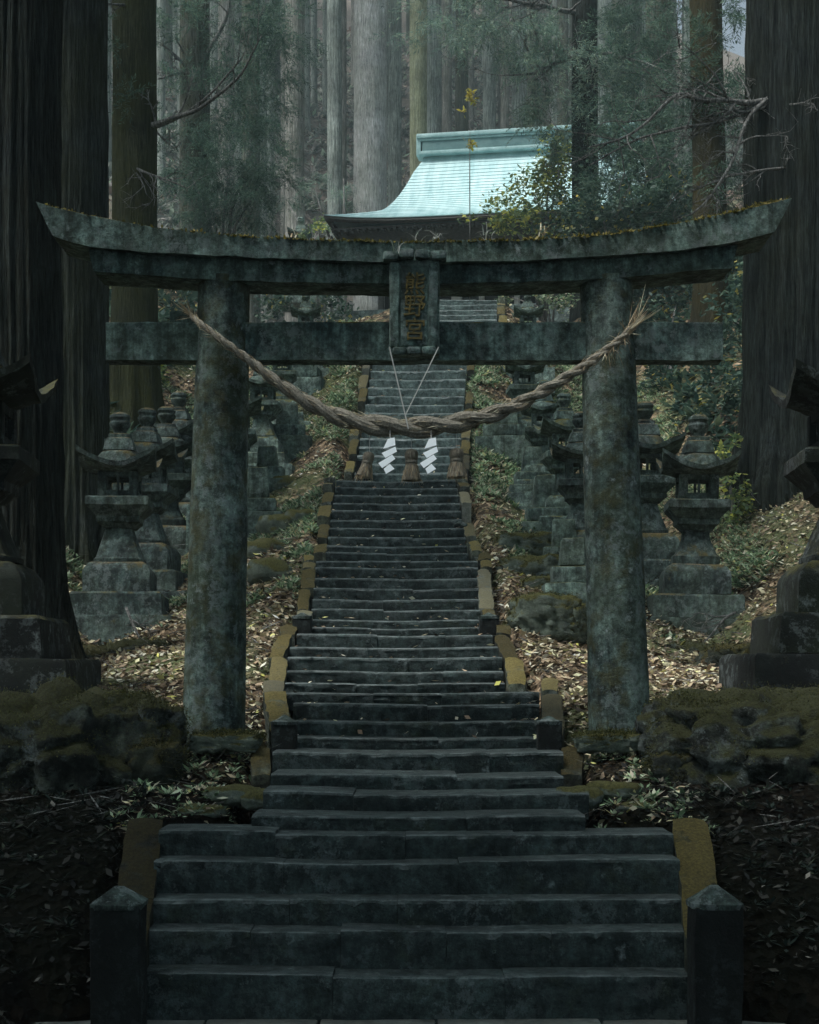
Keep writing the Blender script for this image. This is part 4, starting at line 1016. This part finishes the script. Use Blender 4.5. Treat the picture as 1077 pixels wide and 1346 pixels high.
evergreen(455, 42, 'small evergreen in front of the broad pale trunk', [(452, 235, 42, 18, 30, .6), (415, 250, 42.5, 26, 18, .6), (372, 255, 42, 26, 30, .6)], 'hazy_needles', .28, 60)
evergreen(420, 38.5, 'yellow green young bush left of the shrine eave corner', [(420, 292, 38.5, 12, 16, .4), (410, 300, 38.5, 14, 10, .4)], 'shrub_leaves', .09, 80, .02, 'broad')
evergreen(715, 33.0, 'leafy shrub with yellowing leaves in front of the shrine roof', [(690, 262, 33, 45, 28, .8), (722, 225, 33, 34, 40, .8), (738, 195, 33, 26, 30, .7), (660, 285, 33, 40, 16, .6), (705, 290, 32.8, 50, 20, .8), (745, 265, 33, 30, 40, .8)], 'shrub_leaves', .11, 60, .04, 'broad')
evergreen(810, 29.0, 'green bushes behind the right half of the gate lintel', [(790, 270, 29, 40, 40, .9), (830, 285, 29, 45, 28, .9), (870, 270, 29, 45, 35, .9), (910, 265, 29, 40, 40, .9), (760, 290, 29, 40, 25, .8)], 'dark_leaves', .11, 60, .04, 'broad')
evergreen(618, 33.5, 'thin sapling with yellow leaves standing before the shrine roof', [(618, 140, 33.5, 11, 14, .3), (617, 185, 33.5, 7, 12, .2)], 'yellow_leaves', .11, 45, .012, 'broad', 'sapling')
evergreen(1000, 23.5, 'dark undergrowth bush behind the right lantern beside the huge cedar', [(965, 420, 24, 30, 60, .8), (975, 500, 23.5, 30, 60, .8), (960, 560, 23.5, 22, 40, .7), (985, 360, 24, 26, 50, .8), (1000, 600, 22.5, 26, 40, .6)], 'dark_leaves', .10, 42, .03, 'broad')
evergreen(880, 26.0, 'dark leafy bush seen under the tie beam right of the right pillar', [(870, 500, 26, 32, 34, .8), (885, 550, 25.5, 36, 30, .8), (860, 420, 27, 28, 40, .8), (890, 395, 27.5, 26, 22, .7)], 'dark_leaves', .10, 46, .03, 'broad')
evergreen(965, 19.3, 'yellow flecked shrub between the right lantern and the huge cedar', [(962, 640, 19.3, 26, 34, .5), (985, 665, 19.0, 22, 20, .4), (950, 600, 19.6, 18, 24, .5)], 'shrub_leaves', .075, 42, .02, 'broad')
evergreen(213, 26.0, 'yellow leaved bush behind the finials of the left lantern row', [(212, 505, 26, 14, 38, .5), (205, 470, 26, 10, 26, .4)], 'shrub_leaves', .09, 70, .02, 'broad')
evergreen(425, 29.5, 'dark green bush between the gate beams left of the plaque', [(432, 405, 29.5, 32, 24, .7), (370, 400, 29.8, 28, 22, .7)], 'dark_leaves', .10, 60, .03, 'broad')
evergreen(725, 31.2, 'dark green bush between the gate beams right of the plaque', [(735, 400, 31.2, 28, 22, .6), (672, 390, 31.6, 18, 16, .4), (712, 385, 31.6, 20, 14, .4)], 'fern_green', .09, 60, .03, 'broad')

# fallen twigs by the lantern bases
for (pts, lab, sd) in (([(968, 806, 15.9), (950, 812, 15.7), (935, 836, 15.5), (916, 850, 15.4)], 'bare forked branch leaning on the base of the lantern right of the gate', 31),
                       ([(168, 800, 15.6), (180, 830, 15.4), (200, 868, 15.2), (212, 900, 15.1)], 'thin bare twig lying over the base of the big left lantern', 32)):
    t = thing('fallen_branch', at(*pts[1]), lab, 'branch')
    limb(t, [at(*p) for p in pts], .016, .006, 'stick', 'twig_bark', 3, .4, sd, .03)

# ------------------------------------------------------------------ shrine
SD = 38.0; SC = Vector((xat(694, SD), SD, 7.9))
shrine = thing('shrine_building', SC, 'wooden shrine hall under a pale turquoise copper roof at the top of the stairs', 'building', rz=-R(9.5))
zr, ze = zat(193, SD) - SC.z, zat(284, 35.6) - SC.z
HB = [(0, 2.57), (.06, 2.63), (.18, 2.83), (.35, 2.97), (.52, 3.11), (.68, 3.23), (.80, 3.33), (.88, 3.77), (.94, 4.19), (1.0, 4.59)]
def prof(v):   # concave roof: v 0 ridge .. 1 eave
    return (zr + (ze - zr) * (v * 1.0 + .40 * v * (1 - v) * 1.2), -2.75 * (v ** 1.12))
roof = MB(); NR = 27; NU = 48
def roof_pt(v, u, s):
    z, y = prof(v); b = float(np.interp(v, [a for a, _ in HB], [c for _, c in HB]))
    lift = .16 * (abs(u) ** 5) * v ** 3
    return Vector((u * b, y * s, z + lift))
for s in (1, -1):
    for r in range(NR):
        v0, v1 = r / NR, (r + 1) / NR; vs = []; fs = []
        for i in range(NU + 1):
            u = -1 + 2 * i / NU; a, b = roof_pt(v0, u, s), roof_pt(v1, u, s); lip = Vector((0, -.007 * s, .010))
            vs += [a, b + lip, b - Vector((0, 0, .004))]
        for i in range(NU): fs += [(i * 3, i * 3 + 1, i * 3 + 4, i * 3 + 3), (i * 3 + 1, i * 3 + 2, i * 3 + 5, i * 3 + 4)]
        roof.add(vs, fs)
for u in (-1, 1):   # side skirts and gables
    vs = []; fs = []
    for r in range(NR + 1):
        a, b = roof_pt(r / NR, u, 1), roof_pt(r / NR, u, -1); m = (a + b) / 2
        vs += [a, a.lerp(b, .33), a.lerp(b, .66), b]
    for r in range(NR):
        for c in range(3): fs.append((r * 4 + c, r * 4 + c + 1, r * 4 + 5 + c, r * 4 + 4 + c))
    roof.add(vs, fs)
ro = roof.build('roof', 'roof_copper', shrine, True)
rd = MB(); rd.box((0, 0, zr + .10), (5.28, .42, .28), bev=.03); rd.build('ridge', 'roof_copper_dark', ro)
rd = MB(); rd.box((0, 0, zr + .34), (5.56, .56, .11), bev=.03); rd.box((0, 0, zr + .25), (5.44, .48, .05), bev=.01); rd.box((0, 0, zr - .09), (5.38, .56, .09), bev=.02)
for s in (-1, 1): rd.box((s * 2.73, 0, zr + .12), (.12, .46, .52), bev=.03)
rd.build('ridge_cap', 'roof_trim', ro)
ev = MB()
for s in (1, -1):
    rings = []
    for i in range(NU + 1):
        u = -1 + 2 * i / NU; p = roof_pt(1, u, s)
        rings.append([p + Vector((0, .02 * s, .0)), p + Vector((0, .0, -.06)), p + Vector((0, .12 * s, -.10)), p + Vector((0, .14 * s, -.02))])
    ev.loft(rings)
for u in (-1, 1):
    a, b = roof_pt(1, u, 1), roof_pt(1, u, -1); ev.box((a + b) / 2 + Vector((-.06 * u, 0, -.05)), (.10, abs(a.y - b.y) - .02, .10))
ev.build('eave_edge', 'eave_wood', ro)
so = MB(); so.box((0, 0, ze - .14), (8.9, 5.2, .05), top=(1, 1)); so.box((0, 0, ze - .30), (7.8, 4.4, .26), top=(1.12, 1.12)); so.build('soffit', 'eave_wood', shrine)
rf = MB()
for i in range(62):
    x = -4.55 + i * .149; rf.box((x, -2.1, ze - .195), (.055, 1.1, .06))
o = rf.build('rafters', 'eave_wood', shrine); o.name = 'rafter'; tag(o, kind='stuff')
wl = MB(); wl.box((0, .3, (ze - .4) / 2), (6.8, 3.2, ze - .35)); wl.build('wall', 'dark_wood', shrine)
for x in (-3.4, -2.1, -1.55, -.95, -.1, 1.2, 3.4):
    pb = MB(); w = .24 if x in (-1.55,) else .13; pb.box((x, -1.75, (ze - .4) / 2), (w, w, ze - .4), bev=.015); pb.build('pillar', 'pale_wood' if x in (-1.55, -.95, -.1) else 'eave_wood', shrine)
lt = MB()
for r in range(3): lt.box((0, -1.95, ze - .62 - r * .16), (7.2, .10, .09), bev=.01)
lt.build('beam', 'eave_wood', shrine)
pf = MB(); pf.box((0, 0, .35), (8, 5.0, 1.3), bev=.03); pf.build('platform', 'far_step_stone', shrine)

# ------------------------------------------------------------------ ground litter
def scatter(n, fx, zoff=.012):
    out = []
    while len(out) < n:
        x, y = fx()
        w = np.interp(y, WY, WL if x < 0 else WR)
        if abs(x) < w + .12: continue
        out.append((x, y, H(x, y) + zoff))
    return np.array(out)
def flat_leaves(Pp, size, tilt=.45, wr=.5):
    n = len(Pp); az = rng.uniform(0, 2 * np.pi, n); D = np.stack([np.cos(az), np.sin(az), rng.normal(0, tilt, n)], 1)
    N = np.array([0, 0, 1.0]) + rng.normal(size=(n, 3)) * .45; L = size * rng.uniform(.55, 1.5, n)
    return leaves(Pp, D, N, L, L * wr * rng.uniform(.6, 1.2, n), rng.uniform(-.1, .25))
r = random.Random(3)
def f_mid():
    y = 10.6 + 8.2 * r.random() ** 1.1; s = r.choice((-1, 1)); return s * r.uniform(.8, 3.2), y
def f_right():
    y = r.uniform(12, 21); return r.uniform(2.6, 6.2), y
def f_left():
    y = r.uniform(12, 21); return -r.uniform(2.6, 5.6), y
def f_up():
    y = r.uniform(18, 29); s = r.choice((-1, 1)); return s * r.uniform(.7, 4.5), y
Pl = np.concatenate([scatter(30000, f_mid), scatter(17000, f_right), scatter(11000, f_left), scatter(18000, f_up)])
tag(link('leaf_litter', quads_mesh('leaf_litter', flat_leaves(Pl, .064), 'fallen_leaves')), kind='stuff')
Pd = scatter(9000, lambda: (r.choice((-1, 1)) * r.uniform(.9, 3.6), r.uniform(6.4, 11.2)))
tag(link('shaded_leaf_litter', quads_mesh('shaded_leaf_litter', flat_leaves(Pd, .05), 'shaded_fallen_leaves')), kind='stuff')  # litter near the lower steps, its shade painted into darker leaf colours
Pf = scatter(16000, lambda: (r.uniform(-24, 26), r.uniform(40, 86)), .02)
tag(link('far_leaf_litter', quads_mesh('far_leaf_litter', flat_leaves(Pf, .32, .6), 'far_litter')), kind='stuff')
# leaves that have drifted into the corners of the steps
st = []
for k in range(500):
    i = r.randrange(9, len(ALL) - 7); d, y, l, rr_ = ALL[i]; x0, x1 = xat(l, d), xat(rr_, d)
    u = r.random(); u = u ** 2.2 if r.random() < .5 else 1 - u ** 2.2
    st.append((x0 + (x1 - x0) * u, d + abs(r.gauss(.07, .08)), zat(y, d) + .012))
tag(link('step_leaf_litter', quads_mesh('step_leaf_litter', flat_leaves(np.array(st), .05, .3), 'fallen_leaves')), kind='stuff')
# low ferns and ground plants on the upper banks
def plants(Pp, k, size):
    n = len(Pp); az = rng.uniform(0, 2 * np.pi, (n, k)); el = rng.uniform(.15, 1.1, (n, k)); sz = size * rng.uniform(.5, 1.4, (n, 1)) * rng.uniform(.6, 1.2, (n, k))
    D = np.stack([np.cos(az) * np.cos(el), np.sin(az) * np.cos(el), np.sin(el)], -1).reshape(-1, 3); B_ = np.repeat(Pp, k, 0) + D * 0.02
    L = sz.reshape(-1); q1 = leaves(B_, D, np.array([0, 0, 1.0]) + rng.normal(size=(n * k, 3)) * .2, L, L * .34, .15)
    return q1
def f_fern():
    while True:
        y = r.uniform(15.5, 29); s = r.choice((-1, 1)); x = s * r.uniform(.85, 4.2)
        if fbm(Vector((x * .8, y * .8, 5)), 3) > -.12 + (.5 if y < 17 else 0): return x, y
tag(link('undergrowth', quads_mesh('undergrowth', plants(scatter(17000, f_fern, .0), 10, .075), 'fern_green')), kind='stuff')
def f_side():
    s = r.choice((-1, 1)); return s * r.uniform(4.2, 9), r.uniform(20, 34)
tag(link('dark_undergrowth', quads_mesh('dark_undergrowth', plants(scatter(4500, f_side, .0), 10, .20), 'dark_leaves')), kind='stuff')
tag(link('front_undergrowth', quads_mesh('front_undergrowth', plants(scatter(1100, lambda: (r.choice((-1, 1)) * r.uniform(1.5, 3.4), r.uniform(6.4, 11.0)), .0), 9, .05), 'front_leaves')), kind='stuff')
f_verge = lambda: (r.choice((-1, 1)) * r.uniform(.95, 1.75), r.uniform(8.6, 10.9))
tag(link('verge_undergrowth', quads_mesh('verge_undergrowth', plants(scatter(260, f_verge, .0), 9, .06), 'fern_green')), kind='stuff')
tag(link('verge_leaf_litter', quads_mesh('verge_leaf_litter', flat_leaves(scatter(900, f_verge), .05), 'fallen_leaves')), kind='stuff')
f_wide = lambda: (r.choice((-1, 1)) * r.uniform(.95, 5.2), 8.6 + 16 * r.random() ** 1.2)
Pt = scatter(2600, f_wide, .03); az = rng.uniform(0, 2 * np.pi, len(Pt))
tag(link('fallen_twigs', quads_mesh('fallen_twigs', leaves(Pt, np.stack([np.cos(az), np.sin(az), rng.normal(.08, .22, len(Pt))], 1), rng.normal(size=(len(Pt), 3)) + np.array([0, 0, .6]), rng.uniform(.12, .42, len(Pt)), rng.uniform(.006, .014, len(Pt))), 'twig_bark')), kind='stuff')
def f_brush(): return r.uniform(-26, 20), r.uniform(44, 84)
tag(link('hillside_brush', quads_mesh('hillside_brush', plants(scatter(13000, f_brush, .0), 10, .42), 'far_brush')), kind='stuff')

# ------------------------------------------------------------------ haze between the trees of the hillside
hz = bpy.data.materials.new('haze'); hz.use_nodes = True; ht = hz.node_tree; ht.nodes.clear()
ho = ht.nodes.new('ShaderNodeOutputMaterial'); hv = ht.nodes.new('ShaderNodeVolumeScatter'); hv.inputs['Density'].default_value = .0027; hv.inputs['Color'].default_value = (.74, .96, .98, 1); hv.inputs['Anisotropy'].default_value = .2
ht.links.new(hv.outputs[0], ho.inputs['Volume']); M['haze'] = hz
hm = MB(); hm.box((0, 58.5, 30), (90, 70, 62)); tag(hm.build('haze', 'haze', None, False), kind='stuff')
h2 = hz.copy(); h2.node_tree.nodes[hv.name].inputs['Density'].default_value = .0013; M['near_haze'] = h2
hm = MB(); hm.box((0, 5, 20), (90, 36.9, 50)); tag(hm.build('near_haze', 'near_haze', None, False), kind='stuff')

# ------------------------------------------------------------------ camera, light, world
cam = bpy.data.cameras.new('camera'); co = bpy.data.objects.new('camera', cam); COL.objects.link(co)
co.rotation_euler = (math.pi / 2, 0, 0); cam.sensor_fit = 'VERTICAL'; cam.sensor_height = 24; cam.sensor_width = 24
cam.lens = 24 * F / 1346; cam.shift_y = (HY - 673) / 1346; cam.clip_end = 1000; cam.clip_start = .05
S.camera = co
EL, AZ = 62, 238          # soft sun high over the clearing, from the left and slightly behind the viewpoint
w = bpy.data.worlds.new('World'); S.world = w; w.use_nodes = True; nt = w.node_tree
sky = nt.nodes.new('ShaderNodeTexSky'); sky.sky_type = 'NISHITA'; sky.sun_disc = False; sky.sun_elevation = R(EL); sky.sun_rotation = R(AZ)
sky.air_density = 1.0; sky.dust_density = 5
bg = nt.nodes['Background']; tint = nt.nodes.new('ShaderNodeMix'); tint.data_type = 'RGBA'; tint.blend_type = 'MULTIPLY'; tint.inputs[0].default_value = 1
hs = nt.nodes.new('ShaderNodeHueSaturation'); hs.inputs['Saturation'].default_value = .45; nt.links.new(sky.outputs[0], hs.inputs['Color'])
nt.links.new(hs.outputs[0], tint.inputs[6]); tint.inputs[7].default_value = (.88, 1.04, 1.06, 1)      # overcast haze, less blue than a clear sky
nt.links.new(tint.outputs[2], bg.inputs[0]); bg.inputs[1].default_value = .15
sl = bpy.data.lights.new('sun', 'SUN'); so_ = bpy.data.objects.new('sun', sl); COL.objects.link(so_)
sl.energy = 5.0; sl.angle = R(22); sl.color = (1.0, .985, .95)
dv = Vector((math.sin(R(AZ)) * math.cos(R(EL)), math.cos(R(AZ)) * math.cos(R(EL)), math.sin(R(EL))))
so_.rotation_euler = dv.to_track_quat('Z', 'Y').to_euler()
S.view_settings.view_transform = 'Standard'; S.view_settings.look = 'None'; S.view_settings.exposure = 0
S.render.engine = 'CYCLES'
cy = S.cycles; cy.use_denoising = True
try: cy.denoiser = 'OPENIMAGEDENOISE'
except Exception: pass
cy.max_bounces = 6; cy.diffuse_bounces = 4; cy.glossy_bounces = 2; cy.transmission_bounces = 4; cy.use_adaptive_sampling = True; cy.adaptive_threshold = .03; cy.volume_step_rate = 4; cy.volume_max_steps = 64; cy.volume_bounces = 0
